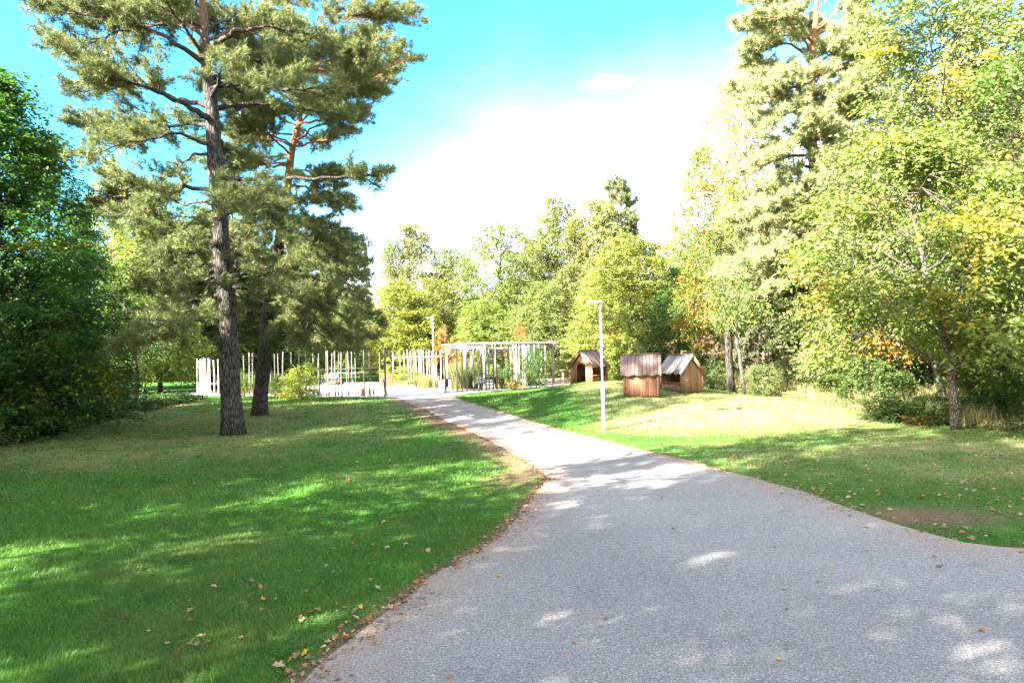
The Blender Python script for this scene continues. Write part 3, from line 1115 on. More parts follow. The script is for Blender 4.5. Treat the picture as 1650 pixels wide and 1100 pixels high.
# ------------------------------------------------------------------ the two big pines on the left, and the pine on the right
def pine_hero(label, base_px, Y, trunk, limbs, seed, color, bark, extra=(), needles=13, length=.20, wid=.0115, dens=1.0):
    rng = np.random.default_rng(seed)
    tb, cb = MB(), MB()
    base = hit(*base_px) if Y is None else foot(base_px[0], Y)
    Y = base.y
    bz = np.array(base)
    pts, rad = [], []
    for px, py, w_ in trunk:
        pts.append(np.array(at(px, py, Y)) - bz)
        rad.append(w_ * .5 * Y / F)
    pts[0][2] = -.12
    TP, TR = np.array(pts), np.array(rad)
    # resample smooth
    tt = np.linspace(0, len(TP) - 1, 40)
    SP = np.stack([np.interp(tt, range(len(TP)), TP[:, q]) for q in range(3)], 1)
    SP[1:-1, 0] += .03 * np.sin(tt[1:-1] * 3 + seed)
    SR = np.interp(tt, range(len(TP)), TR) * (1 + .05 * np.sin(tt * 7))
    SR[0] *= 1.25
    tb.tube(SP, SR, 20)

    def on(z):
        return np.array([np.interp(z, SP[:, 2], SP[:, 0]), np.interp(z, SP[:, 2], SP[:, 1]), z]), np.interp(z, SP[:, 2], SR)
    for lm in limbs:
        P = [np.array(at(px, py, Y + dy)) - bz for px, py, dy in lm['p']]
        a, r = on(P[0][2])
        P[0] = a
        P = np.array(P)
        q = np.linspace(0, len(P) - 1, 4 * len(P))
        P = np.stack([np.interp(q, range(len(P)), P[:, w2]) for w2 in range(3)], 1)
        P[1:-1] += rng.normal(0, .03, (len(P) - 2, 3))
        pine_limb(tb, cb, P, lm.get('r', min(.16, r * .45)), rng, lm.get('d', 1.0) * dens, lm.get('from', .35), lm.get('s', .3), needles, length, wid, lm.get('up', .25), lm.get('dead', .015), .014)
    for z0, z1, cnt, rmin, rmax, rise, azs in extra:
        for i in range(cnt):
            f = (i + rng.random()) / cnt
            z = z0 + (z1 - z0) * f
            az = azs[0] + (azs[1] - azs[0]) * rng.random()
            r1 = rmin + (rmax - rmin) * rng.random()
            a, r = on(z)
            b = a + np.array([math.cos(az) * r1, math.sin(az) * r1, r1 * (rise + .25 * rng.normal())])
            pine_limb(tb, cb, bend_line(a, b, 8, .12, rng), min(.11, r * .4), rng, dens, .3, .32, needles, length, wid, .3)
    t = thing('pine_tree', label, 'pine tree', base)
    tb.build('trunk', bark, t, True)
    cb.build('crown', M['needle'], t, color=color)
    return t


OLIVE = (.16, .195, .066)
pine_hero('nearer big pine on the left lawn with a thick furrowed trunk', (376, 700), None,
          [(376, 700, 35), (371, 600, 31), (366, 500, 29), (359, 410, 26), (352, 330, 24), (347, 260, 23), (342, 190, 21), (334, 110, 17), (328, 40, 13), (324, -40, 11), (318, -140, 7), (312, -230, 3)],
          [dict(p=[(335, 80, 0), (380, 52, -1), (430, 42, -1.6), (520, 60, -2)], r=.12),
           dict(p=[(338, 125, 0), (400, 120, 1), (455, 115, 1.8), (540, 75, 2.4)], r=.12),
           dict(p=[(338, 142, 0), (400, 136, -1.5), (455, 146, -2.6), (540, 140, -3)], r=.07, d=.8),
           dict(p=[(342, 197, 0), (300, 168, -1), (240, 140, -2), (150, 118, -3), (85, 60, -3)], r=.13),
           dict(p=[(340, 172, 0), (285, 160, 1), (215, 135, 2.0), (120, 150, 3)], r=.11),
           dict(p=[(333, 105, 0), (270, 60, -1), (190, 30, -1), (60, 15, -1.5)], r=.11),
           dict(p=[(330, 60, 0), (270, 20, 1), (170, -10, 1.5), (70, 10, 2)], r=.10),
           dict(p=[(345, 247, 0), (308, 250, -.6), (275, 285, -1.2), (240, 270, -1.8)], r=.06, d=.6),
           dict(p=[(345, 200, 0), (290, 200, 1.6), (200, 215, 3), (120, 200, 3.5)], r=.09),
           dict(p=[(347, 240, 0), (290, 215, -2), (210, 230, -3), (140, 250, -4)], r=.07),
           dict(p=[(353, 310, 0), (298, 300, -1.5), (240, 330, -2.5), (200, 362, -3.2)], r=.10, d=.9),
           dict(p=[(352, 318, 0), (300, 330, 1.0), (240, 300, 2), (170, 330, 3)], r=.06),
           dict(p=[(352, 330, 0), (320, 350, -1.5), (280, 380, -3), (245, 405, -3.6)], r=.06, d=.8),
           dict(p=[(358, 395, 0), (330, 398, -1), (300, 412, -2.2), (255, 440, -3.2)], r=.08, d=.8),
           dict(p=[(359, 420, 0), (330, 423, .8), (300, 440, 1.6), (230, 470, 3)], r=.07),
           dict(p=[(362, 455, 0), (340, 455, -1), (320, 490, -2.4), (270, 520, -4), (235, 530, -4.6)], r=.06, d=.8),
           dict(p=[(362, 450, 0), (340, 470, .8), (290, 520, 2), (230, 550, 3)], r=.05),
           dict(p=[(365, 446, 0), (400, 441, -.8), (430, 446, -1.6), (480, 475, -2.5)], r=.09, d=.7),
           dict(p=[(352, 289, 0), (420, 288, -.4), (500, 288, -.7), (560, 284, -1), (620, 280, -1.2)], r=.10, **{'from': .74}, d=.55, s=.16),
           dict(p=[(355, 350, 0), (395, 330, -2), (430, 345, -3), (455, 380, -3.5)], r=.05),
           dict(p=[(350, 300, 0), (390, 310, -2.2), (425, 330, -3.4)], r=.05),
           ],
          21, OLIVE, M['bark_pine'],
          extra=[(12.2, 20.5, 20, 2.4, 5.2, .20, (0, 6.28)), (15, 20, 8, 4.5, 6.4, .18, (2.4, 3.9)), (9.0, 13, 5, 2.0, 4.0, .0, (.6, 2.6)), (4.2, 8.0, 7, 1.8, 3.6, -.16, (2.0, 3.8)), (4.5, 7.5, 2, 1.4, 2.2, -.15, (-.9, .3))])

pine_hero('farther big pine on the left lawn, leaning right with an orange upper trunk', (418, 669), None,
          [(418, 669, 24), (424, 600, 22), (430, 520, 19), (440, 450, 17), (450, 385, 15), (458, 330, 14), (464, 285, 13), (472, 240, 11), (484, 180, 8), (492, 120, 5), (498, 70, 2)],
          [dict(p=[(486, 170, 0), (530, 160, -2), (590, 130, -3), (655, 92, -4)], r=.10, s=.34),
           dict(p=[(484, 180, 0), (540, 165, 1), (600, 140, 1), (640, 105, 1)], r=.08, s=.34),
           dict(p=[(480, 200, 0), (530, 190, -1.5), (580, 185, -2.5)], r=.07),
           dict(p=[(474, 238, 0), (520, 225, 1), (565, 215, 2)], r=.06),
           dict(p=[(472, 235, 0), (430, 215, -1.5), (385, 205, -2.5)], r=.06),
           dict(p=[(468, 262, 0), (430, 265, -1.5), (380, 260, -3)], r=.06),
           dict(p=[(466, 280, 0), (520, 290, -2), (565, 275, -3)], r=.06),
           dict(p=[(460, 320, 0), (510, 320, 1), (560, 330, 1.5)], r=.06),
           dict(p=[(460, 318, 0), (420, 320, 1), (390, 330, 1.5)], r=.05),
           dict(p=[(458, 345, 0), (500, 355, -1.6), (560, 390, -3)], r=.07),
           dict(p=[(452, 375, 0), (500, 400, -2), (540, 430, -4), (572, 480, -5)], r=.07),
           dict(p=[(450, 380, 0), (500, 385, 1.5), (570, 420, 3)], r=.06),
           dict(p=[(446, 420, 0), (490, 440, -1), (530, 490, -3), (590, 545, -4)], r=.06),
           dict(p=[(444, 430, 0), (490, 460, 1.5), (550, 500, 3), (612, 520, 4)], r=.06),
           dict(p=[(440, 450, 0), (470, 490, -2), (510, 540, -3.6), (560, 565, -4.5)], r=.05),
           dict(p=[(436, 480, 0), (460, 520, 1), (500, 560, 2)], r=.05),
           ],
          22, (.165, .195, .066), M['bark_pine_orange'],
          extra=[(12.5, 20.0, 24, 2.2, 4.6, .12, (0, 6.28)), (14, 19.5, 9, 3.6, 5.6, .2, (-1.0, 1.0)), (6.5, 13.0, 12, 2.2, 4.6, -.05, (0, 6.28)), (5.0, 9.5, 9, 2.0, 4.6, -.22, (-1.2, 1.0))])

pine_hero('tall pine with a pinkish trunk behind the right-hand leafy trees', (1318, 575), 38,
          [(1320, 590, 26), (1312, 500, 23), (1308, 420, 20), (1310, 340, 18), (1312, 260, 16), (1306, 190, 14), (1308, 120, 12), (1312, 60, 9), (1316, 0, 7), (1318, -60, 3)],
          [dict(p=[(1308, 140, 0), (1275, 122, -1.5), (1240, 135, -2.5), (1195, 170, -3.2)], r=.13),
           dict(p=[(1308, 130, 0), (1330, 112, 1), (1370, 118, 2)], r=.10),
           dict(p=[(1306, 150, 0), (1345, 148, -1), (1392, 150, -2)], r=.10),
           dict(p=[(1310, 95, 0), (1270, 70, -1), (1205, 75, -1.5)], r=.10),
           dict(p=[(1312, 70, 0), (1280, 30, -2), (1215, 25, -3)], r=.08),
           dict(p=[(1312, 60, 0), (1360, 30, -1), (1410, 40, -2)], r=.08),
           dict(p=[(1306, 180, 0), (1265, 180, -2), (1215, 215, -3)], r=.08),
           dict(p=[(1310, 240, 0), (1275, 225, -2), (1225, 265, -3.5)], r=.08),
           dict(p=[(1312, 250, 0), (1350, 215, -1), (1400, 240, -2)], r=.08),
           dict(p=[(1310, 330, 0), (1260, 320, -2), (1190, 350, -3.5)], r=.08),
           dict(p=[(1308, 400, 0), (1250, 400, -2), (1170, 440, -4)], r=.08),
           dict(p=[(1308, 430, 0), (1260, 450, -3), (1200, 480, -4)], r=.07)],
          23, (.29, .335, .155), M['bark_redpine'],
          extra=[(13.5, 22, 32, 2.4, 5.2, .22, (0, 6.28)), (11.5, 19, 8, 1.6, 3.2, .1, (3.9, 5.6)), (5.5, 13.5, 22, 2.0, 4.6, .0, (2.0, 5.6))], length=.23, wid=.017)


# ------------------------------------------------------------------ leafy trees built for their place
def hero_tree(name, label, cat, px, Y, top_py, hw, color, key_kw, leafm=None, bark=None, rz=0.0, base_pt=None, group=None):
    p = foot(px, Y) if base_pt is None else base_pt
    Y = p.y
    H = at(px, top_py, Y).z - p.z
    R = hw * Y / F
    tb, cb = broadleaf_mesh(H=H, R=R, **key_kw)
    t = thing(name, label, cat, p, rz, group)
    tb.build('trunk', bark or B, t, True)
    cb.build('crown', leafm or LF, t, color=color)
    return t


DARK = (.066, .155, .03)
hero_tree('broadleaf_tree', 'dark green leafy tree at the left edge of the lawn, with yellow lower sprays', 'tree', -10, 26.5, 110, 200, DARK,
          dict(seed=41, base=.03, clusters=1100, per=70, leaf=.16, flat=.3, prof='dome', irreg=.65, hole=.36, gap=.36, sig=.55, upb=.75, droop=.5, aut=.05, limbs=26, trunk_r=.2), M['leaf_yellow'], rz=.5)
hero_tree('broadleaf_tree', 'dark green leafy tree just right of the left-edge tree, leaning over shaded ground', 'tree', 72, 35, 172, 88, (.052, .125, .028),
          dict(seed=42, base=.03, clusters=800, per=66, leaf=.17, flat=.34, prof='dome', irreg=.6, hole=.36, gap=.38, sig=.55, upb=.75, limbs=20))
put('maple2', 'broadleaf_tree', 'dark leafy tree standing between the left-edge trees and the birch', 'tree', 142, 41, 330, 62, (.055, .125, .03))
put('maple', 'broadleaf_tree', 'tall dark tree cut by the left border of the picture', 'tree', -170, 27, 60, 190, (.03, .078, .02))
hero_tree('cherry_tree', 'broad tree with drooping green, yellow and orange leaves, slanting trunk beside the right lawn', 'cherry tree', 1530, 22, 215, 165, (.15, .205, .05),
          dict(seed=51, base=.21, clusters=640, per=58, leaf=.165, flat=.32, prof='round', irreg=.95, gap=.36, sig=.62, upb=.6, droop=.6, aut=.07, hole=.45, aut_low=True, limbs=26,
               trunk_r=.125, lean=(-.10, .01), width=.46), M['leaf_cherry'], base_pt=hit(1541, 692), bark=M['bark_cherry'])
hero_tree('broadleaf_tree', 'tall pale green tree rising past the top of the picture behind the cherry tree', 'tree', 1575, 29, -140, 175, (.16, .215, .065),
          dict(seed=52, base=.08, clusters=1900, per=60, leaf=.17, flat=.36, prof='round', irreg=.7, gap=.34, hole=.36, sig=.55, upb=.5, droop=.7, aut=.03, limbs=30, trunk_r=.24, width=.45), M['leaf_cherry'], bark=M['bark_cherry'])
hero_tree('broadleaf_tree', 'green tree filling the right border of the picture', 'tree', 1720, 23, 60, 190, (.10, .17, .04),
          dict(seed=53, base=.05, clusters=800, per=58, hole=.38, leaf=.15, flat=.42, prof='round', irreg=.5, gap=.38, sig=.5, upb=.5, droop=.7, aut=.06, limbs=24, trunk_r=.2))
hero_tree('broadleaf_tree', 'light green tree between the pinkish pine trunk and the cherry tree', 'tree', 1425, 32, 200, 115, (.165, .21, .08),
          dict(seed=54, base=.10, clusters=700, per=60, hole=.4, leaf=.18, flat=.42, prof='round', irreg=.5, gap=.38, sig=.55, upb=.5, droop=.7, aut=.10, limbs=22), bark=M['bark_cherry'])

# --- the wood behind, from left to right
YG, MG, PALE, OL = (.15, .20, .045), (.075, .135, .035), (.16, .20, .085), (.105, .145, .05)
put('birch', 'birch_tree', 'yellow-green birch between the dark left trees and the big pine', 'birch', 190, 63, 250, 62, (.15, .20, .055))
put('oak', 'broadleaf_tree', 'mid green tree seen under the left branches of the big pine', 'tree', 258, 60, 305, 78, (.12, .18, .045))
put('oak2', 'broadleaf_tree', 'leafy tree behind the trunk of the nearer big pine', 'tree', 345, 68, 335, 80, (.09, .14, .04))
put('maple2', 'broadleaf_tree', 'dark low tree at the far end of the left lawn', 'tree', 212, 88, 470, 75, (.045, .10, .025))
put('maple', 'broadleaf_tree', 'dark tree closing the far end of the grass strip', 'tree', 292, 118, 455, 90, (.04, .09, .025))
put('pine', 'pine_tree', 'shorter dark pine standing straight behind the trunk of the nearer big pine', 'pine tree', 377, 39.6, 322, 74, (.10, .125, .045))
put('oak', 'broadleaf_tree', 'shaded tree between the trunks of the two big pines', 'tree', 400, 72, 370, 62, (.06, .11, .03))
put('oak2', 'broadleaf_tree', 'leafy tree behind the leaning pine, over the pole fence', 'tree', 475, 74, 385, 72, (.07, .12, .035))
put('oak', 'broadleaf_tree', 'green tree beyond the gap of the pole fence', 'tree', 548, 92, 440, 64, (.08, .135, .04))
put('oak2', 'broadleaf_tree', 'far green tree at the end of the gravel track', 'tree', 575, 122, 490, 60, (.07, .12, .04))
put('spruce', 'spruce_tree', 'narrow dark spruce tip showing against the sky', 'spruce', 594, 105, 390, 26, (.045, .075, .04))
put('oak2', 'broadleaf_tree', 'rounded olive tree right of the spruce tip', 'tree', 666, 84, 362, 54, (.12, .155, .06))
put('oak2', 'broadleaf_tree', 'light green tree in front of the rounded olive tree', 'tree', 640, 72, 455, 58, YG)
put('oak', 'broadleaf_tree', 'pale green tree behind the dark loudspeaker mast', 'tree', 690, 76, 450, 50, (.14, .18, .06))
put('oak', 'broadleaf_tree', 'olive green tree left of the tree with the dark forked trunk', 'tree', 735, 84, 402, 55, OL)
put('open_oak', 'oak_tree', 'open oak with a dark forked trunk above the pergola', 'oak', 812, 76, 352, 58, (.10, .155, .045))
put('oak2', 'broadleaf_tree', 'bright low tree below the open oak, behind the pergola roof', 'tree', 778, 68, 485, 52, (.12, .19, .05))
put('birch2', 'birch_tree', 'thin pale birch just right of the open oak', 'birch', 858, 82, 372, 42, PALE)
put('oak', 'broadleaf_tree', 'tall olive tree left of the yellow-green maple', 'tree', 905, 86, 318, 58, OL)
put('oak2', 'broadleaf_tree', 'tall pale tree under the pine tip on the skyline', 'tree', 965, 84, 322, 58, PALE)
put('oak', 'broadleaf_tree', 'green tree over the right end of the pergola', 'tree', 868, 66, 455, 48, (.11, .165, .055))
put('oak2', 'broadleaf_tree', 'grey green tree above the sandy bank', 'tree', 925, 70, 430, 48, (.12, .16, .065))
put('pine2', 'pine_tree', 'pine with a lone tip standing above the skyline', 'pine tree', 1002, 88, 290, 46, (.10, .135, .06))
put('maple', 'maple_tree', 'bright yellow-green maple behind the playhouses', 'maple', 1022, 52, 375, 92, (.15, .205, .06))
put('maple2', 'maple_tree', 'yellow-green maple stepping up behind the left playhouse', 'maple', 962, 58, 440, 50, (.14, .20, .065))
put('maple2', 'broadleaf_tree', 'deep green tree hanging over the right-hand playhouse', 'tree', 1093, 46, 432, 58, (.05, .115, .03))
put('rowan', 'rowan_tree', 'slender tree with orange leaves behind the right-hand playhouse', 'rowan', 1128, 43, 395, 30, (.10, .15, .03))
put('birch', 'birch_tree', 'tall light green birch on the skyline left of the right-hand pine', 'birch', 1136, 62, 232, 58, (.13, .19, .06))
put('birch2', 'birch_tree', 'pale birch whose thin top fades into the bright sky', 'birch', 1225, 62, 60, 70, (.20, .235, .10))
put('oak', 'broadleaf_tree', 'pale tree left of the pinkish pine trunk', 'tree', 1195, 52, 300, 55, (.155, .19, .08))
put('pine2', 'pine_tree', 'young whitish green pine above the thin slanting trunk', 'pine tree', 1232, 40, 300, 66, (.17, .19, .10))
put('oak2', 'broadleaf_tree', 'green tree in the shade behind the dark bare trunk', 'tree', 1255, 50, 400, 60, (.08, .14, .04))
put('maple2', 'broadleaf_tree', 'green tree behind the pinkish pine trunk', 'tree', 1345, 47, 330, 85, (.09, .15, .04))
put('oak', 'broadleaf_tree', 'tree in the back of the right-hand wood', 'tree', 1480, 44, 120, 120, (.11, .16, .05))
put('oak2', 'broadleaf_tree', 'tree deep in the wood behind the right border tree', 'tree', 1640, 40, 100, 130, (.09, .15, .04))
# second rank, closing the gaps low between the trunks
k = 0
for px, Y, tp, hw in ((60, 62, 420, 90), (-120, 48, 300, 130), (430, 110, 500, 110), (660, 118, 500, 110), (800, 112, 470, 110), (930, 108, 430, 110), (1060, 92, 400, 100),
                      (1180, 80, 330, 100), (1300, 72, 300, 110), (1420, 64, 260, 110), (1560, 58, 200, 130), (1720, 50, 160, 150), (1850, 36, 60, 200)):
    put(('oak', 'maple2', 'oak2')[k % 3], 'broadleaf_tree', 'leafy tree in the hindmost row of the wood, mostly hidden by nearer trees', 'tree', px, Y, tp, hw, (.085, .135, .04), group='hindmost trees of the wood')
    k += 1

# --- trees beyond the left border and behind the camera: they throw the dappled shade of the foreground
SH = [('shade', -16, -3, 21, 4.6), ('shade', -12.0, 3.0, 23, 4.6), ('shade', -18, -7, 26, 6), ('open_oak', -23.5, 17.5, 14.5, 4.6), ('open_oak', -31, 22, 17, 5), ('birch', -19.5, 11.5, 9.5, 3.2), ('open_oak', -20.5, 11.9, 25.5, 2.4), ('birch2', -8.0, -5.5, 19, 4.6), ('shade', -3, -11, 19, 5.5),
      ('shade', -21, 7.5, 14.5, 4.4), ('shade', -16.8, 9.2, 12.0, 3.4), ('open_oak', -26, 4, 14.5, 5), ('birch2', -18, 15, 10.5, 3.4), ('oak', -29, 15, 15, 5), ('birch', -24, 20.5, 12, 3.6), ('open_oak', 5, -14, 20, 5.5)]
for key, x, y, h, rad in SH:
    tm, cm, H, R = MESH[key]
    as_tree('broadleaf_tree', 'leafy tree beyond the left border, its shade falling across lawn and path', 'tree', (x, y, T1(x, y)), tm, cm, random.random() * 6, (rad / R, rad / R, h / H), (.07, .12, .03), 'trees outside the left border')


# ------------------------------------------------------------------ single trunks in the right-hand wood
def bare_trunk(name, label, cat, pts, Y, w0, w1, bark, crown=None):
    base = hit(*pts[0]) if Y is None else foot(pts[0][0], Y)
    Y = base.y
    b = np.array(base)
    P = np.array([np.array(at(px, py, Y)) - b for px, py in pts])
    P[0, 2] = -.1
    q = np.linspace(0, len(P) - 1, 5 * len(P))
    P = np.stack([np.interp(q, range(len(P)), P[:, w2]) for w2 in range(3)], 1)
    rng = np.random.default_rng(int(pts[0][0]))
    P[1:-1] += rng.normal(0, .02, (len(P) - 2, 3))
    t = thing(name, label, cat, base)
    mb = MB()
    mb.tube(P, np.linspace(w0, w1, len(P)) * .5 * Y / F, 10)
    if crown:
        C = []
        for i in range(crown['limbs']):
            v = .45 + .55 * rng.random()
            j = int(v * (len(P) - 1))
            az = rng.random() * 6.28
            e = P[j] + np.array([math.cos(az), math.sin(az), .35]) * crown['r'] * (.5 + .6 * rng.random())
            L = bend_line(P[j], e, 5, .15, rng)
            mb.tube(L, np.linspace(.03, .008, 5), 5, cap=False)
            for _ in range(7):
                C.append(L[rng.integers(2, 5)] + rng.normal(0, .35, 3))
        C = np.array(C)
        cb = MB()
        n = crown['n']
        Lc = (C[:, None, :] + rng.normal(0, 1, (len(C), n, 3)) * np.array([.32, .32, .17])).reshape(-1, 3)
        au = (rng.random(len(Lc)) < crown.get('aut', .05)) * .8
        leaf_quads(cb, Lc, np.tile([0, 0, -.5], (len(Lc), 1)) + rng.normal(0, .5, (len(Lc), 3)), crown.get('leaf', .14), rng, .5, .6, None, au)
    mb.build('trunk', bark, t, True)
    if crown:
        cb.build('crown', LF, t, color=crown['color'])
    return t


bare_trunk('tree', 'dark straight trunk between the right-hand playhouse and the thin slanting trunk', 'tree', [(1177, 600), (1174, 560), (1170, 520), (1167, 490), (1162, 440), (1158, 380)], 37, 13, 8, M['bark_dark'],
           dict(limbs=16, r=2.2, n=40, color=(.07, .13, .04), aut=.2))
bare_trunk('tree', 'thin pale slanting trunk right of the dark straight trunk', 'tree', [(1199, 611), (1194, 585), (1188, 550), (1184, 510), (1181, 480), (1179, 462)], 33, 6, 3.5, M['bark_cherry'],
           dict(limbs=12, r=1.6, n=34, color=(.12, .18, .05)))
bare_trunk('tree', 'thin whitish trunk just left of the cherry tree trunk', 'tree', [(1522, 640), (1515, 610), (1505, 585), (1495, 555), (1480, 500), (1468, 430)], 26.5, 10, 6, M['bark_pale'],
           dict(limbs=14, r=1.6, n=34, color=(.13, .18, .05), aut=.06))
bare_trunk('tree', 'small crooked tree beside the flat stone at the left lawn', 'tree', [(217, 641), (221, 625), (221, 608), (219, 590), (217, 560), (208, 520), (200, 480)], 45, 8, 4, M['bark_dark'],
           dict(limbs=14, r=2.2, n=44, color=(.06, .12, .03)))
bare_trunk('tree', 'young stem behind the pale undergrowth left of the cherry tree', 'tree', [(1262, 600), (1258, 560), (1250, 510), (1245, 450)], 39, 5, 3, M['bark_pale'],
           dict(limbs=8, r=1.2, n=30, color=(.11, .17, .05)))

# ------------------------------------------------------------------ shrubs
SHR = [('shrub', 'bright yellow-green shrub against the pole fence, right of the leaning pine trunk', 488, 44.5, 588, 34, (.16, .22, .045)),
       ('shrub2', 'low green shrub beside the left foot of the pole fence', 455, 46.5, 606, 22, (.08, .15, .035)),
       ('shrub', 'rounded light green shrub in the gravel yard', 655, 56, 590, 22, (.14, .20, .06)),
       ('shrub2', 'small green shrub at the left of the gravel yard, next to the palings', 628, 62, 588, 15, (.16, .22, .05)),
       ('shrub', 'tall dark green shrub at the right end of the pole fence', 866, 51, 556, 20, (.045, .10, .03)),
       ('shrub2', 'dark bushy shrub between bench and tall shrub', 826, 49.5, 584, 20, (.05, .10, .035)),
       ('shrub', 'shrub at the foot of the dark mast', 612, 84, 590, 20, (.12, .17, .05)),
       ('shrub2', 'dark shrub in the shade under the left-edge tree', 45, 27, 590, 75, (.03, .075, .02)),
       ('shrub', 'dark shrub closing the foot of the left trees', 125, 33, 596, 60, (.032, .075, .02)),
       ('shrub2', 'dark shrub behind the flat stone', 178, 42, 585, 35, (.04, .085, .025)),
       ('shrub2', 'shrub in half shade left of the cherry tree trunk', 1440, 24, 640, 55, (.06, .11, .035)),
       ('shrub', 'leafy shrub touching the cherry tree trunk', 1492, 23, 636, 45, (.08, .14, .04)),
       ('shrub2', 'shrub right of the cherry tree trunk', 1590, 23.5, 628, 48, (.075, .14, .04)),
       ('shrub', 'shrub at the right border of the lawn', 1650, 22.5, 610, 50, (.07, .13, .035)),
       ('shrub2', 'pale sunlit shrub below the young whitish pine', 1275, 36, 575, 38, (.17, .22, .08)),
       ('shrub', 'sunlit shrub left of the whitish trunk', 1330, 34, 562, 45, (.12, .18, .05)),
       ('shrub', 'sunlit low shrub beside the thin slanting trunk', 1225, 34, 588, 30, (.16, .21, .08)),
       ('shrub2', 'shrub behind the right-hand playhouse', 1150, 38, 575, 28, (.09, .14, .045)),
       ('shrub', 'green shrub under the yellow-green maple', 1000, 50, 556, 34, (.07, .13, .03)),
       ('shrub2', 'dark shrub below the deep green tree', 1060, 45, 552, 40, (.04, .09, .025)),
       ('shrub', 'shrub in the wood behind the cherry tree', 1400, 30, 575, 60, (.085, .14, .04)),
       ('shrub2', 'shrub deep behind the whitish trunk', 1490, 31, 545, 60, (.08, .14, .04)),
       ('shrub', 'shrub under the right border tree', 1610, 28, 560, 70, (.06, .12, .03))]
for key, lab, px, Y, tp, hw, c in SHR:
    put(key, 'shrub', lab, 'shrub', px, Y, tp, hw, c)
for i in range(9):
    put(('shrub', 'shrub2')[i % 2], 'shrub', 'dark shrub of the hedge at the far end of the left lawn', 'shrub', 165 + i * 17, 84 + (i * 7) % 9, 560 + (i * 5) % 14, 18, (.045, .095, .025), group='far hedge shrubs')
for i in range(8):
    put(('shrub2', 'shrub')[i % 2], 'shrub', 'green shrub inside the pole fence behind the pine trunks', 'shrub', 392 + i * 14, 50 + (i * 3) % 4, 596 + (i * 5) % 13, 12, (.07, .13, .035), group='shrubs behind the pine trunks')


def stems(name, label, kind_, pts, hmin, hmax, n, color, seed, wid=.012, aut=.3, mat=None):
    """tall grass: arching blades in one tussock"""
    rng = np.random.default_rng(seed)
    mb = MB()
    base = pts
    k = len(base)
    h = hmin + (hmax - hmin) * rng.random(k)
    az = rng.random(k) * 6.28
    lean = h * (.12 + .45 * rng.random(k))
    d = np.stack([np.cos(az), np.sin(az), np.zeros(k)], 1)
    s = np.stack([-np.sin(az), np.cos(az), np.zeros(k)], 1) * wid
    up = np.array([0, 0, 1.0])
    p1 = base + up * (h * .6)[:, None] + d * (lean * .35)[:, None]
    p2 = base + up * h[:, None] + d * lean[:, None]
    V = np.stack([base - s, base + s, p1 + s * .8, p1 - s * .8, p2], 1).reshape(-1, 3)
    i0 = np.arange(k) * 5
    mb.add(V, np.stack([i0, i0 + 1, i0 + 2, i0 + 3], 1), np.stack([i0 + 3, i0 + 2, i0 + 4], 1), np.repeat(rng.random(k), 5), np.repeat((rng.random(k) < aut) * .8, 5))
    return mb


mat_reed = mat_leaf('tall_grass', (.42, .33, .15), (.55, .45, .24), .4, .2)
for px, Y, tp, hw, lab, c in ((742, 51, 585, 15, 'tall tussock of green grass behind the first fence pole, by the bin', (.09, .15, .04)),
                              (764, 51.5, 588, 14, 'tall grass tussock left of the black bench', (.085, .14, .04)),
                              (808, 52, 592, 9, 'tall grass tussock right of the black bench', (.17, .21, .07)),
                              (690, 55, 603, 16, 'pale low tussock left of the slim lamp post', (.20, .22, .09)),
                              (752, 56, 578, 26, 'pale feathery grass under the pergola', (.18, .21, .08))):
    p = foot(px, Y)
    R = hw * Y / F
    h = at(px, tp, Y).z - p.z
    n = 900
    a, q = RNG.random(n) * 6.28, R * np.sqrt(RNG.random(n))
    t = stems('t', '', '', np.stack([np.cos(a) * q, np.sin(a) * q, np.zeros(n)], 1), h * .55, h * 1.05, n, c, int(px), .016, .25)
    o = t.build('grass_tussock', mat_reed, color=c)
    o.location = p
    tag(o, lab, 'grass tussock')


# undergrowth of the right-hand slope and of the left wood: nobody could count it
def undergrowth(name, label, n, inside, hmax, leaf, color, seed, aut):
    rng = np.random.default_rng(seed)
    P = inside(rng, n)
    k = len(P)
    hh = hmax * (.25 + .75 * vnoise(P, .55, seed)) * (.4 + .6 * vnoise(P, 1.7, seed + 1))
    z = T(P[:, 0], P[:, 1])
    per = 26
    C = np.stack([P[:, 0], P[:, 1], z], 1)
    off = rng.normal(0, 1, (k, per, 3)) * np.array([.17, .17, 0])
    off[:, :, 2] = rng.random((k, per)) * hh[:, None]
    L = (C[:, None, :] + off).reshape(-1, 3)
    mb = MB()
    au = (rng.random(len(L)) < np.repeat(np.clip(aut * 2.2 * vnoise(P, 1.1, seed + 3) * vnoise(P, .4, seed + 4) * 1.6, 0, .9), per)).astype(float)
    leaf_quads(mb, L, np.tile([0, 0, -.1], (len(L), 1)) + rng.normal(0, .6, (len(L), 3)), leaf, rng, .5, .55, None, au * .8)
    o = mb.build(name, mat_reed, color=color)
    tag(o, label, None, kind='stuff')
    return o


def slope_pts(smin, smax, y0, y1):
    def f(rng, n):
        y = y0 * (y1 / y0) ** rng.random(n)
        x = np.interp(y, HX, HE) + smin + (smax - smin) * rng.random(n) ** 1.3
        P = np.stack([x, y], 1)
        return P[(x < y * .82 + 1.5)]
    return f


undergrowth('undergrowth', 'low leafy undergrowth covering the foot of the wooded slope', 7000, slope_pts(-.9, 9, 18, 52), .75, .10, (.095, .15, .045), 61, .3)
undergrowth('dry_grass', 'pale dry grass and herbs on the sunlit edge of the slope', 3500, slope_pts(-1.8, 2.4, 23, 40), .5, .10, (.19, .20, .085), 62, .45)


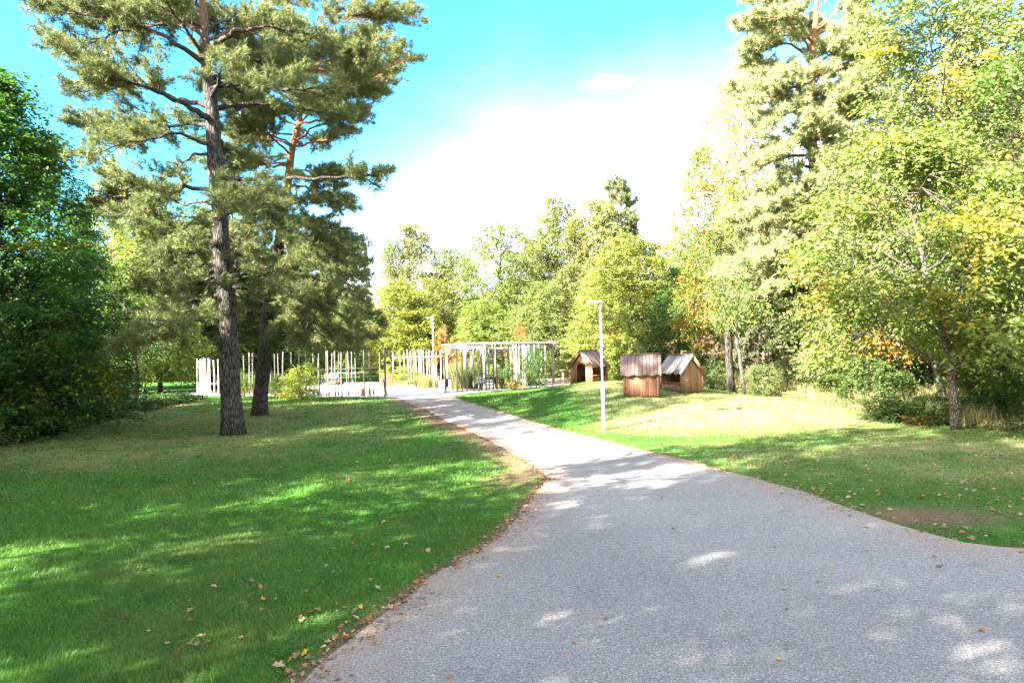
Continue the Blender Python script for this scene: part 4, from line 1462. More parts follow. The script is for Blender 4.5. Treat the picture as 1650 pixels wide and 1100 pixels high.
_p = slope_pts(-1.2, 4.5, 22, 44)(np.random.default_rng(71), 15000)
_p = _p[vnoise(_p, .5, 72) * .6 + vnoise(_p, 1.6, 73) * .4 > .42]
_b = np.column_stack([_p, T(_p[:, 0], _p[:, 1]) - .02])
o = stems('t', '', '', _b, .3, .85, 0, None, 74, .011, .65).build('tall_grass', mat_reed, color=(.20, .23, .10))
tag(o, 'tall pale dry grass along the foot of the wooded slope', None, kind='stuff')


def left_pts(rng, n):
    x = -17.5 - 13 * rng.random(n)
    y = 23 + 26 * rng.random(n)
    m_ = x + (y - 24) * .18 < -17.3
    return np.stack([x, y], 1)[m_]


undergrowth('woodland_herbs', 'dark low herbs under the left trees', 2600, left_pts, .8, .12, (.032, .07, .02), 63, .05)


# ------------------------------------------------------------------ playhouses
def boards_wall(mb, O, U, N, width, top, rng, opening=None, bw=.135, th=.022, z0=0.0):
    """vertical boards; top(u) gives the height, opening(u) gives (zlow, zhigh) or None"""
    O, U, N = (np.array(v, float) for v in (O, U, N))
    k = max(1, round(width / bw))
    up = np.array([0, 0, 1.0])
    for i in range(k):
        a, b = width * i / k + .003, width * (i + 1) / k - .003
        sub = [a, (a + b) / 2, b]
        t = rng.random()
        dz = rng.normal(0, .003)
        jo = .004 * rng.random()
        for u0, u1 in ((sub[0], sub[1]), (sub[1], sub[2])):
            m0 = (u0 + u1) / 2
            op = opening(m0) if opening else None
            spans = []
            if op is None:
                spans.append(((z0, z0), (top(u0) + dz, top(u1) + dz)))
            else:
                o0 = opening(u0) or op
                o1 = opening(u1) or op
                if op[0] > z0 + .01:
                    spans.append(((z0, z0), (op[0], op[0])))
                if min(top(u0), top(u1)) > max(o0[1], o1[1]) + .01:
                    spans.append(((o0[1], o1[1]), (top(u0) + dz, top(u1) + dz)))
            for (b0, b1), (t0, t1) in spans:
                base = O + N * jo
                f = [base + U * u0 + up * b0, base + U * u1 + up * b1, base + U * u1 + up * t1, base + U * u0 + up * t0]
                V = np.array(f + [p - N * th for p in f])
                mb.add(V, [(0, 1, 2, 3), (5, 4, 7, 6), (0, 4, 5, 1), (1, 5, 6, 2), (2, 6, 7, 3), (3, 7, 4, 0)], tint=t)


def playhouse(label, foot_px, total_px, theta, front=None, left=None, right=None, wallmat='plank', roofmat='roofwood', seed=1, W=1.36, L=1.42, EA=1.02, RD=1.74, depth=None):
    """gable faces local -y; the two roof slopes face local -x and +x"""
    rng = np.random.default_rng(seed)
    p = hit(*foot_px) if depth is None else Vector((at(*foot_px, depth).x, depth, T1(at(*foot_px, depth).x, depth)))
    s = total_px * p.y / F / RD
    t = thing('playhouse', label, 'playhouse', (p.x, p.y, p.z - .05), theta, None, (s, s, s))
    w2, l2 = W / 2, L / 2
    topg = lambda u: EA + (RD - .06 - EA) * (1 - abs(u - w2) / w2)

    def arch(u, c, hw, zt):
        q = (u - c) / hw
        if abs(q) >= 1:
            return None
        return (-1.0, zt - .30 * hw / .28 + .30 * hw / .28 * math.sqrt(max(0, 1 - q * q)))
    fo = (lambda u: arch(u, W * .50, .275, 1.10)) if front == 'door' else None
    mw = M[wallmat]
    mb = MB()
    boards_wall(mb, (-w2, -l2, 0), (1, 0, 0), (0, -1, 0), W, topg, rng, fo)
    mb.build('front_wall', mw, t)
    mb = MB()
    boards_wall(mb, (w2, l2, 0), (-1, 0, 0), (0, 1, 0), W, topg, rng, None)
    mb.build('back_wall', mw, t)
    for side, mode in ((-1, left), (1, right)):
        mb = MB()
        win = (lambda u: (.46, .98) if .09 < u < L - .09 else None) if mode == 'window' else None
        O = (side * w2, l2 if side < 0 else -l2, 0)
        boards_wall(mb, O, (0, -1 if side < 0 else 1, 0), (side, 0, 0), L, lambda u: EA - .02, rng, win)
        so_ = mb.build('side_wall', mw, t)
        if mode == 'window':
            q = MB()
            q.box((side * (w2 + .022), 0, .475), (.045, l2 - .02, .018), tint=.6)
            q.build('window_sill', M['trim'], so_)
    # corner posts
    for sx in (-1, 1):
        for sy in (-1, 1):
            q = MB()
            q.box((sx * (w2 - .012), sy * (l2 - .012), EA / 2 - .01), (.042, .042, EA / 2), tint=rng.random())
            q.build('corner_post', M['trim'] if sy < 0 else mw, t)
    q = MB()
    for i in range(9):
        q.box((-w2 + W * (i + .5) / 9, 0, .05), (W / 18 - .004, l2 - .05, .015), tint=rng.random())
    q.build('floor', M['darkwood'], t)
    q = MB()
    q.box((0, l2 - .22, .36), (w2 - .06, .16, .018), tint=.4)
    q.box((-w2 + .2, l2 - .22, .2), (.03, .14, .14), tint=.3)
    q.box((w2 - .2, l2 - .22, .2), (.03, .14, .14), tint=.3)
    q.build('bench', M['darkwood'], t)
    # roof: boards run down the slope, their ends cut to a wavy eave
    pitch = math.atan2(RD - EA, w2)
    over, gover = .20, .15
    sl = w2 / math.cos(pitch) + over
    RL = L + 2 * gover
    nb = 11
    for side in (-1, 1):
        q = MB()
        dn = np.array([side * math.cos(pitch), 0, -math.sin(pitch)])
        nr = np.array([side * math.sin(pitch), 0, math.cos(pitch)])
        for i in range(nb):
            a, b = -RL / 2 + RL * i / nb + .004, -RL / 2 + RL * (i + 1) / nb - .004
            tt = rng.random()
            lift = (.014 if i % 2 else 0.0) + .004 * rng.random()
            ts = np.linspace(a, b, 5)
            top = np.array([0, 0, RD]) + nr * lift
            wave = sl + .038 * np.cos(ts * 2 * PI / (RL / 3.5) + .6) + .004 * rng.normal()
            ring0 = [top + np.array([0, y, 0]) for y in ts]
            ring1 = [top + np.array([0, y, 0]) + dn * w_ for y, w_ in zip(ts, wave)]
            V = np.array(ring0 + ring1 + [v + nr * .022 for v in ring0] + [v + nr * .022 for v in ring1])
            Q = []
            for j in range(4):
                Q += [(j, j + 1, 6 + j, 5 + j), (10 + j, 15 + j, 16 + j, 11 + j), (5 + j, 6 + j, 16 + j, 15 + j), (j, 10 + j, 11 + j, j + 1)]
            Q += [(0, 5, 15, 10), (4, 14, 19, 9)]
            q.add(V, Q, tint=tt)
        q.build('roof_slope', M[roofmat], t)
    q = MB()
    q.box((0, 0, RD + .052), (.06, RL / 2 + .01, .014), tint=.5)
    q.build('ridge_board', M[roofmat], t)
    for sy in (-1, 1):
        for side in (-1, 1):
            q = MB()
            c, sn = math.cos(pitch), math.sin(pitch)
            Rm = np.array([[side * c, 0, side * sn], [0, 1, 0], [-sn, 0, c]])
            ctr = np.array([0, sy * (l2 + .105), RD - .065]) + np.array([side * c, 0, -sn]) * (sl - .03) / 2
            q.box(ctr, ((sl - .03) / 2, .014, .058), Rm, tint=rng.random())
            q.build('barge_board', M['trim'], t)
    if front == 'door':
        q = MB()
        q.box((w2 - .17, -l2 - .012, .80), (.035, .008, .022))
        q.build('name_plate', M['white'], t)
    return t


playhouse('left brown playhouse on the grass mound, arched doorway and wide side window', (949, 617), 53.5, math.radians(-40), 'door', 'plain', 'window', 'plank', 'roofwood', 31, depth=36.0)
playhouse('middle playhouse showing its closed plank back and scalloped pinkish roof', (1034, 635), 65, math.radians(-102), 'door', 'window', None, 'plank', 'roofwood', 32)
playhouse('right playhouse with silver-grey roof and sunlit plank gable', (1098, 629), 58, math.radians(30), None, 'window', None, 'plank_sunlit', 'roofgrey', 33)


# ------------------------------------------------------------------ lamp posts and mast
def lamp(label, foot_px, top_py, head_px, col_frac=.37, wide=.055, Y=None):
    p = hit(*foot_px) if Y is None else foot(foot_px[0], Y)
    h = (foot_px[1] - top_py) * p.y / F
    t = thing('lamp_post', label, 'lamp post', p)
    q = MB()
    q.tube([(0, 0, -.1), (0, 0, .05), (0, 0, .052), (0, 0, h * col_frac)], [wide * 1.05, wide * 1.05, wide, wide], 20)
    base = q.build('base_tube', M['galv'], t, True)
    q = MB()
    q.tube([(0, 0, h * col_frac - .02), (0, 0, h * col_frac + .05)], [wide * 1.18, wide * .95], 20)
    q.build('collar', M['galv_dark'], t, True)
    q = MB()
    q.tube([(0, 0, .0), (0, 0, .06)], [wide * 1.35, wide * 1.2], 20)
    q.build('foot_ring', M['galv_dark'], t, True)
    q = MB()
    q.tube([(0, 0, h * col_frac + .03), (0, 0, h - .32)], [wide * .68, wide * .62], 18)
    q.build('pole', M['galv'], t, True)
    q = MB()
    q.tube([(0, 0, h - .34), (0, 0, h - .02)], [wide * .80, wide * .80], 18)
    q.build('neck', M['galv_dark'], t, True)
    hl = head_px * p.y / F
    hd = MB()
    nx_ = 10
    V, Q = [], []
    for i in range(nx_ + 1):
        f = i / nx_
        x = -hl * f + .06
        wy = .11 * (1 - .35 * max(0, f - .55) / .45) * (1 if 0 < i < nx_ else .8)
        zt, zb = h + .075 - .03 * f, h + .0 + .012 * f
        V += [(x, -wy, zb), (x, wy, zb), (x, wy * .85, zt), (x, -wy * .85, zt)]
    for i in range(nx_):
        for j in range(4):
            Q.append((i * 4 + j, i * 4 + (j + 1) % 4, i * 4 + 4 + (j + 1) % 4, i * 4 + 4 + j))
    Q += [(3, 2, 1, 0), (nx_ * 4, nx_ * 4 + 1, nx_ * 4 + 2, nx_ * 4 + 3)]
    hd.add(V, Q)
    head = hd.build('lamp_head', M['galv'], t)
    g = MB()
    g.box((-hl * .45, 0, h + .003), (hl * .36, .075, .008))
    g.build('lens', M['white'], head)
    return t


lamp('slim grey lamp post with a flat head on the lawn beside the path', (973, 693), 488, 24)
lamp('far slim lamp post with a flat head at the gravel yard, seen between fence poles', (700, 630), 512, 12, .37, .06)

p = foot(656, 76)
t = thing('loudspeaker_mast', 'thin dark mast with loudspeakers behind the pole fence', 'mast', p)
h = (at(656, 521, 76).z - p.z)
q = MB()
q.tube([(0, 0, -.1), (0, 0, h)], [.075, .05], 10)
q.build('pole', M['black'], t, True)
for dx, dz in ((-.16, -.75), (.18, -.75), (.0, -.25)):
    q = MB()
    q.tube([(dx * .4, 0, h + dz), (dx * 1.6, -.1, h + dz), (dx * 2.2, -.14, h + dz - .02)], [.08, .10, .19], 10)
    q.box((dx * .8, 0, h + dz), (abs(dx) * .8 + .08, .05, .12))
    q.build('loudspeaker', M['black'], t)


# ------------------------------------------------------------------ pole fences
def pole_fence(label, pts, hgt, r=.045, rails=(), seed=1, jit=.1, mat='pole', rail_r=.03):
    rng = np.random.default_rng(seed)
    b = Vector((pts[0][0], pts[0][1], T1(*pts[0])))
    t = thing('pole_fence', label, 'pole fence', b)
    tops = []
    for (x, y) in pts:
        z = T1(x, y)
        h = hgt + rng.normal(0, jit)
        n = 8
        P = np.zeros((n, 3))
        P[:, 2] = np.linspace(-.15, h, n)
        P[:, 0] += rng.normal(0, .035) * np.linspace(0, 1, n) * h * .35 + rng.normal(0, .03) * np.sin(np.linspace(0, PI, n))
        P[:, 1] += rng.normal(0, .03) * np.linspace(0, 1, n) * h * .3
        P += np.array([x - b.x, y - b.y, z - b.z])
        q = MB()
        q.tube(P, r * (.8 + .4 * rng.random()) * np.linspace(1.1, .9, n), 8, tint=rng.random())
        q.build('pole', M[mat], t, True)
        tops.append(P)
    for rz in rails:
        q = MB()
        L = np.array([[np.interp(rz, pp[:, 2] - pp[0, 2] - .15 + 0, pp[:, 0]), np.interp(rz, pp[:, 2] - pp[0, 2] - .15, pp[:, 1]), pp[0, 2] + .15 + rz] for pp in tops])
        L[:, 1] += r + rail_r
        q.tube(L, rail_r, 6, tint=.6)
        q.build('rail', M[mat], t, True)
    return t


def xs_at(pxs, Y0, Y1, n=None):
    out = []
    for i, px in enumerate(pxs):
        f = i / max(1, len(pxs) - 1)
        Yv = Y0 + (Y1 - Y0) * f
        q = foot(px, Yv)
        out.append((q.x, q.y))
    return out


pole_fence('row of pale widely spaced poles along the lawn edge, left of the path opening', xs_at([526.5, 530.5, 540.5, 551, 562, 573.5, 587, 596.5, 620.5, 623], 47.0, 45.6), 3.15, .045, (1.62,), 71)
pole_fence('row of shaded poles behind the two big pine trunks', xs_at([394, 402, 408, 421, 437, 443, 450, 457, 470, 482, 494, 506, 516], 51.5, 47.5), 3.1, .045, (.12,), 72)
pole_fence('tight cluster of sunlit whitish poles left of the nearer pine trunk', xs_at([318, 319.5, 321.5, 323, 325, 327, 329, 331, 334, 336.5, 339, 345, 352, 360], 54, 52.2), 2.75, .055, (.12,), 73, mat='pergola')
pole_fence('row of crooked grey poles in front of the black bench', xs_at([717, 737, 745.5, 752.5, 763.5, 771.5, 776, 784, 788.5, 794.5, 801, 809, 812.5, 818.5], 47.6, 50.4), 3.15, .05, (.10,), 74)
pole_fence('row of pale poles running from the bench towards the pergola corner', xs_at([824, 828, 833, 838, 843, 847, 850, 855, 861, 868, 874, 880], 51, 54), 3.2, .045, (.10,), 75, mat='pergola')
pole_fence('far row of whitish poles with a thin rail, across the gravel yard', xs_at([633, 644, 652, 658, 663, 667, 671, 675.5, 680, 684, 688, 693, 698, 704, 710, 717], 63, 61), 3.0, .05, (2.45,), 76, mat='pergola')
pole_fence('scattered poles on the far side of the gravel yard, left of the opening', xs_at([505, 514, 536, 547, 559, 568, 612], 62, 66), 3.0, .045, (1.5,), 77)
pole_fence('low red-brown palings at the left of the rounded shrub', xs_at([616.5, 618.5, 624, 626.5, 629, 631.5], 60, 58), 1.15, .07, (.3, .9), 78, jit=.06, mat='rust')

# ------------------------------------------------------------------ pergola
pc = foot(782, 50.6)
pL = foot(721, 54.2)
pR = foot(892, 57)
base = Vector(pc)
t = thing('pergola', 'pale timber pergola on posts behind the crooked poles', 'pergola', base)
rel = lambda v: np.array([v.x - base.x, v.y - base.y, 0.0])
A, Bv = rel(pL), rel(pR)
PH = at(782, 553.5, 50.6).z - base.z
zt = PH


def beam(name, a, b, hw, hh, mat, z, parent=t):
    a, b = np.array(a, float), np.array(b, float)
    d = b - a
    L = np.linalg.norm(d)
    d = d / L
    R = np.array([[d[0], -d[1], 0], [d[1], d[0], 0], [0, 0, 1]])
    q = MB()
    c = (a + b) / 2
    q.box((c[0], c[1], z), (L / 2, hw, hh), R, tint=random.random())
    return q.build(name, M[mat], parent)


postspots = [A * 0, A, A * .5, Bv * .34, Bv * .67, Bv, A + Bv * .34, A + Bv * .67, A + Bv]
for v in postspots:
    zg = T1(base.x + v[0], base.y + v[1]) - base.z
    q = MB()
    q.box((v[0], v[1], (zg - .1 + zt - .30) / 2), (.11, .11, (zt - .30 - zg + .1) / 2), tint=random.random())
    po = q.build('post', M['pergola'], t)
    for dv in (A / np.linalg.norm(A), Bv / np.linalg.norm(Bv)):
        for sg in (-1, 1):
            e = v + dv * sg * .55
            f1 = np.dot(e, A) / np.dot(A, A)
            f2 = np.dot(e, Bv) / np.dot(Bv, Bv)
            if -.02 < f1 < 1.02 and -.02 < f2 < 1.02:
                q = MB()
                q.tube([np.array([v[0], v[1], zt - .85]) + dv * sg * .10, np.array([e[0], e[1], zt - .32])], .05, 6)
                q.build('brace', M['pergola'], po)
eA, eB = A / np.linalg.norm(A), Bv / np.linalg.norm(Bv)
beam('beam', -eA * .25, A + eA * .25, .06, .13, 'pergola', zt - .17)
beam('beam', Bv - eA * .25, A + Bv + eA * .25, .06, .13, 'pergola', zt - .17)
beam('beam', -eB * .25 + eA * .13, Bv + eB * .25 + eA * .13, .05, .10, 'pergola', zt - .40)
beam('beam', A - eB * .25 - eA * .13, A + Bv + eB * .25 - eA * .13, .05, .10, 'pergola', zt - .40)
for i in range(30):
    f = i / 29
    o = -eB * .2 + (Bv + eB * .4) * f
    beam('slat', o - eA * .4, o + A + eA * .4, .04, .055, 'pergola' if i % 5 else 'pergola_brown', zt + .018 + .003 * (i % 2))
# boarded underside of the right-hand bay, seen from below as brown
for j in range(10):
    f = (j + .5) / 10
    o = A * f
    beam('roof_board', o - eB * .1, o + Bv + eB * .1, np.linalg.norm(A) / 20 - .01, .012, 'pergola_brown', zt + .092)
for i, (px, Y) in enumerate(((775, 52.6), (791, 52.4), (798.5, 52.8), (806.5, 54))):
    a = at(px, 567 + i % 2 * 2, Y)
    hp = thing('hanging_pot', ('dark hanging pot under the pergola, leftmost of four', 'grey hanging pot under the pergola, second from the left', 'grey hanging pot under the pergola, third from the left', 'small hanging pot under the pergola, rightmost of four')[i],
               'hanging pot', a)
    q = MB()
    q.tube([(0, 0, -.22), (0, 0, -.2), (0, 0, .12), (0, 0, .14)], [.12, .15, .20, .18], 12)
    q.build('pot', M['galv_dark'], hp, True)
    q = MB()
    q.tube([(0, 0, .1), (0, 0, base.z + zt - .5 - a.z)], .01, 5)
    q.build('cord', M['black'], hp)

# ------------------------------------------------------------------ bench, bins, boards, bollards
p = foot(785, 50.6)
t = thing('park_bench', 'black park bench seen from behind through the crooked poles', 'bench', p, math.radians(8))
bl = 34 * 50.6 / F / 2
for i in range(4):
    q = MB()
    q.box((0, -.20 - .03 * i, .50 + .11 * i), (bl, .018, .047), tint=.3)
    q.build('back_slat', M['black'], t)
for i in range(4):
    q = MB()
    q.box((0, -.1 + .13 * i, .45), (bl, .055, .018), tint=.3)
    q.build('seat_slat', M['black'], t)
for sx in (-1, 1):
    q = MB()
    x = sx * (bl - .15)
    q.tube([(x, .32, 0), (x, .28, .40), (x, -.12, .42), (x, -.30, .90)], .028, 8)
    q.tube([(x, -.26, 0), (x, -.10, .42)], .028, 8)
    q.tube([(x, .30, .42), (x, .30, .62), (x, -.2, .64)], .022, 8)
    q.build('leg_frame', M['black'], t, True)


def bin_(label, px, Y, top_py, bot_py, w_):
    p = foot(px, Y)
    z1 = at(px, top_py, Y).z - p.z
    z0 = at(px, bot_py, Y).z - p.z
    t = thing('litter_bin', label, 'litter bin', p)
    q = MB()
    r = w_ * Y / F / 2
    q.box((0, 0, (z0 + z1) / 2), (r, r * .8, (z1 - z0) / 2))
    bo = q.build('body', M['black'], t)
    q = MB()
    q.box((0, 0, z1 + .16), (r * 1.05, r * .85, .02))
    q.box((-r * .9, 0, z1 + .07), (.012, r * .7, .07))
    q.box((r * .9, 0, z1 + .07), (.012, r * .7, .07))
    q.build('hood', M['black'], t)
    q = MB()
    q.tube([(0, r * .9 + .03, -.1), (0, r * .9 + .03, z1)], .03, 8)
    q.build('post', M['galv_dark'], t)
    return t


bin_('black litter bin beside the first crooked pole, right of the path', 719.5, 47.9, 610, 623, 6)
bin_('black litter bin far back in the gravel yard, between the pale poles', 568, 58, 603, 612, 3.6)

p = foot(545, 47.4)
t = thing('sign_board', 'wide dark brown board on a post behind the pale poles', 'sign board', p)
zb = at(540, 616.5, 47.4).z - p.z
q = MB()
q.box((-.12, 0, zb), (.52, .03, .13))
q.build('board', M['brownboard'], t)
q = MB()
q.tube([(0, .05, -.1), (0, .05, zb + .05)], .045, 8)
q.build('post', M['black'], t)

p = hit(620.5, 640)
t = thing('sign_post', 'short black post with a small blue plate at the path opening', 'sign post', p)
zb = at(618, 613, p.y).z - p.z
q = MB()
q.tube([(0, 0, -.1), (-.05, 0, zb)], .04, 8)
q.build('post', M['black'], t)
q = MB()
q.box((-.06, -.05, zb + .04), (.075, .015, .085))
q.build('plate', M['bluesign'], t)

for i, (px, wpx, tp, lab) in enumerate(((583.5, 5.6, 626, 'thick red-brown timber bollard at the lawn edge, widest of four'), (577.5, 1.8, 628, 'thin red-brown bollard left of the thick one'),
                                        (594.5, 2.2, 626, 'slim red-brown bollard right of the thick one'), (601.5, 3.0, 625.5, 'grey-brown bollard, rightmost of four, at a pale pole'))):
    p = foot(px, 46.9)
    h = at(px, tp, 46.9).z - p.z
    r = wpx * 46.9 / F / 2
    q = MB()
    q.tube([(0, 0, -.1), (0, 0, h * .97), (0, 0, h), (0, 0, h + .015)], [r, r, r * .93, r * .5], 14, tint=.3 + .2 * i)
    o = q.build('bollard', M['rust'] if i < 3 else M['brownboard'], None, True)
    o.location = p
    tag(o, lab, 'bollard', 'timber bollards')

# round-topped table and low bench by the pergola
p = foot(908, 54)
t = thing('pedestal_table', 'small brown pedestal table on the rise left of the left playhouse', 'table', p)
h = at(908, 595.5, 54).z - p.z
h = max(.55, h)
q = MB()
q.tube([(0, 0, h - .07), (0, 0, h)], [.30, .33], 16)
q.build('table_top', M['trim'], t)
q = MB()
q.tube([(0, 0, -.1), (0, 0, h - .06)], [.11, .09], 10)
q.build('pedestal', M['trim'], t)
p = foot(898, 53)
t = thing('plank_bench', 'low plank bench beside the pedestal table', 'bench', p)
q = MB()
q.box((0, 0, .40), (.55, .16, .03))
q.build('seat', M['trim'], t)
for sx in (-1, 1):
    q = MB()
    q.box((sx * .4, 0, .16), (.04, .13, .21))
    q.build('leg', M['trim'], t)
p = foot(676, 57)
t = thing('stone_bench', 'pale bench on brown feet beside the rounded shrub', 'bench', p)
q = MB()
q.box((0, 0, .45), (.38, .2, .05))
q.build('seat', M['pergola'], t)
for sx in (-1, 1):
    q = MB()
    q.box((sx * .24, 0, .18), (.05, .16, .21))
    q.build('leg', M['rust'], t)

# little red hut behind the pine
p = foot(347, 55)
t = thing('hut', 'small red hut with grey roof beyond the whitish poles', 'hut', p)
q = MB()
for sx in (-1, 1):
    q.box((sx * .45, 0, .32), (.03, .5, .42))
q.box((0, .5, .32), (.42, .03, .42))
q.box((0, -.47, .12), (.42, .03, .2))
q.build('wall', M['rust'], t)
q = MB()
q.box((0, -.05, .80), (.62, .68, .05))
q.build('roof', M['galv_dark'], t)

# flat stone, fallen branch, drain cover, dry tuft
p = hit(207, 668)
q = MB()
th_ = np.linspace(0, 2 * PI, 22, endpoint=False)
rr = 1 + .18 * np.sin(3 * th_ + 1) + .08 * np.sin(7 * th_)
ring = np.stack([np.cos(th_) * .62 * rr, np.sin(th_) * .45 * rr], 1)
V = np.concatenate([np.column_stack([ring, np.full(22, -.1)]), np.column_stack([ring * .97, np.full(22, .10)]), np.column_stack([ring * .8, np.full(22, .15 + 0 * th_)]), [[0, 0, .16]]])
Q = [(i + 22 * j, (i + 1) % 22 + 22 * j, (i + 1) % 22 + 22 * (j + 1), i + 22 * (j + 1)) for j in range(2) for i in range(22)]
q.add(V, Q, [(44 + i, 44 + (i + 1) % 22, 66) for i in range(22)])
o = q.build('flat_stone', M['stone'])
o.location = p
tag(o, 'flat pale stone lying in the shade at the foot of the left trees', 'stone')
for lab, px, py, s_ in (('grey boulder in the shade at the left border', 14, 712, .42), ('small grey rock on the wooded slope by the dark trunk', 1212, 586, .5)):
    p = hit(px, py)
    bm = bmesh.new() if False else None
    q = MB()
    u = np.linspace(0, PI, 9)
    v = np.linspace(0, 2 * PI, 14, endpoint=False)
    S = np.array([(math.sin(a) * math.cos(b), math.sin(a) * math.sin(b), math.cos(a)) for a in u for b in v])
    S *= (.75 + .5 * vnoise(S, 1.6, int(px)))[:, None] * np.array([1, .8, .6]) * s_
    q.add(S, [(i * 14 + j, i * 14 + (j + 1) % 14, i * 14 + 14 + (j + 1) % 14, i * 14 + 14 + j) for i in range(8) for j in range(14)])
    o = q.build('rock', M['stone'], None, True)
    o.location = p
    tag(o, lab, 'rock')

p0 = hit(1078, 566)
t = thing('fallen_branch', 'bare pale fallen branch under the deep green tree', 'branch', p0)
YB = p0.y
kb = YB / 44
q = MB()
P = [np.array(at(px, py, YB + dy)) - np.array(p0) for px, py, dy in ((1038, 553, .8), (1052, 558, .4), (1066, 562, .1), (1078, 565, 0), (1088, 569, -.2))]
q.tube(P, np.array([.025, .045, .06, .075, .09]) * kb, 8, tint=.4)
q.build('limb', M['deadwood'], t, True)
for pts in (((1072, 563), (1078, 556), (1084, 554)), ((1082, 567), (1088, 561), (1094, 562)), ((1060, 560), (1066, 554), (1068, 549))):
    q = MB()
    q.tube([np.array(at(px, py, YB)) - np.array(p0) for px, py in pts], np.array([.035, .025, .012]) * kb, 6, tint=.4)
    q.build('side_branch', M['deadwood'], t, True)

p = hit(1184, 658)
q = MB()
q.tube([(0, 0, -.05), (0, 0, .03), (0, 0, .045)], [.24, .24, .21], 24)
for i in range(5):
    q.box((-.14 + .07 * i, 0, .05), (.012, .13, .008))
o = q.build('drain_cover', M['iron'])
o.location = p
tag(o, 'dark round drain cover in the sunlit lawn', 'drain cover')

p = hit(563, 778)
n = 26
a = RNG.random(n) * 6.28
mbt = stems('t', '', '', np.stack([np.cos(a) * .05, np.sin(a) * .05, np.zeros(n)], 1), .08, .16, n, None, 5, .012, 0)
o = mbt.build('dry_weed', M['dead_brown'])
o.location = p
tag(o, 'dark dry weed tuft in the middle of the left lawn', 'weed')


# ------------------------------------------------------------------ fallen leaves
def leaf_mesh(kind, seed):
    rng = np.random.default_rng(seed)
    k = 22
    a = np.linspace(0, 2 * PI, k, endpoint=False)
    if kind == 'oak':
        r = .5 + .16 * np.cos(a * 7 + .4) * (np.abs(np.sin(a)) ** .5)
        x, y = np.cos(a) * r, np.sin(a) * r * .62
    elif kind == 'maple':
        r = .34 + .22 * np.abs(np.cos(a * 2.5)) ** 1.5
        x, y = np.cos(a) * r, np.sin(a) * r
    else:
        x, y = np.cos(a) * .5, np.sin(a) * .26
    ca, cb_ = rng.normal(0, .5), .5 + .5 * rng.random()
    z = cb_ * y * y * 1.6 + ca * x * x * .8 + .05 * np.sin(a * 4 + seed) + .02
    V = np.concatenate([np.stack([x, y, z], 1), np.stack([x, y, z], 1) * np.array([.5, .5, .3]), [[0, 0, .0]]])
    q = MB()
    q.add(V, [(i, (i + 1) % k, k + (i + 1) % k, k + i) for i in range(k)], [(k + i, k + (i + 1) % k, 2 * k) for i in range(k)], tint=np.clip(rng.random() + .2 * rng.normal(0, 1, 2 * k + 1), 0, 1))
    q.tube([(-.5, 0, z[k // 2]), (-.72, .05, .02)], .012, 3)
    return q


LM = {}
for kd in ('oak', 'maple', 'plain'):
    for cl in ('dead_brown', 'dead_tan', 'dead_yellow', 'dead_red'):
        LM[kd, cl] = leaf_mesh(kd, len(LM) * 7 + 3).mesh('fallen_leaf', M[cl], True)
WORD = {'dead_brown': 'brown', 'dead_tan': 'pale tan', 'dead_yellow': 'yellow', 'dead_red': 'rust-red'}


def put_leaf(x, y, size, kd, cl, where, seedrot, dz=.012):
    o = bpy.data.objects.new('fallen_leaf', LM[kd, cl])
    col.objects.link(o)
    o.location = (x, y, T1(x, y) + dz)
    o.rotation_euler = (random.gauss(0, .3), random.gauss(0, .3), seedrot)
    o.scale = (size * .85, size * .85, size * .85)
    tag(o, f'{WORD[cl]} fallen leaf lying {where}', 'fallen leaf', f'{WORD[cl]} leaves {where}')


cols_ = ['dead_brown', 'dead_tan', 'dead_brown', 'dead_red', 'dead_brown', 'dead_tan', 'dead_yellow']
kinds = ['oak', 'oak', 'maple', 'plain']
# leaves read one by one in the photograph on the asphalt
for px, py, cl, s_ in ((975, 1000, 'dead_brown', .10), (1514, 917, 'dead_brown', .11), (962, 998, 'dead_red', .05), (1066, 804, 'dead_brown', .09), (804, 930, 'dead_yellow', .08),
                       (925, 1038, 'dead_red', .06), (1397, 889, 'dead_tan', .09), (1505, 899, 'dead_red', .08), (1582, 1021, 'dead_red', .07), (1254, 1066, 'dead_yellow', .07),
                       (1317, 940, 'dead_red', .06), (724, 1095, 'dead_red', .08), (1085, 852, 'dead_tan', .10), (1396, 851, 'dead_tan', .09), (1120, 976, 'dead_brown', .06),
                       (1075, 942, 'dead_red', .06), (1645, 892, 'dead_red', .10), (932, 812, 'dead_brown', .06), (1268, 985, 'dead_red', .05), (1415, 954, 'dead_yellow', .06)):
    p = hit(px, py)
    put_leaf(p.x, p.y, s_, random.choice(kinds), cl, 'on the grey asphalt', random.random() * 6.28, .022)
for px, py, cl, s_ in ((448, 1079, 'dead_tan', .15), (478, 1062, 'dead_brown', .12), (466, 1090, 'dead_brown', .11), (288, 1056, 'dead_brown', .12), (272, 1043, 'dead_tan', .10),
                       (390, 1034, 'dead_yellow', .08), (335, 1040, 'dead_red', .08), (205, 1001, 'dead_brown', .10), (412, 946, 'dead_brown', .10), (540, 830, 'dead_tan', .13),
                       (510, 988, 'dead_brown', .12), (500, 992, 'dead_red', .10), (345, 950, 'dead_tan', .09), (437, 990, 'dead_tan', .08), (483, 1000, 'dead_brown', .09),
                       (405, 942, 'dead_brown', .09), (420, 950, 'dead_red', .09), (446, 968, 'dead_tan', .09), (624, 885, 'dead_tan', .10), (655, 880, 'dead_tan', .12), (690, 890, 'dead_tan', .12)):
    p = hit(px, py)
    put_leaf(p.x, p.y, s_, random.choice(kinds[:3]), cl, 'in the grass of the left lawn', random.random() * 6.28, .035)
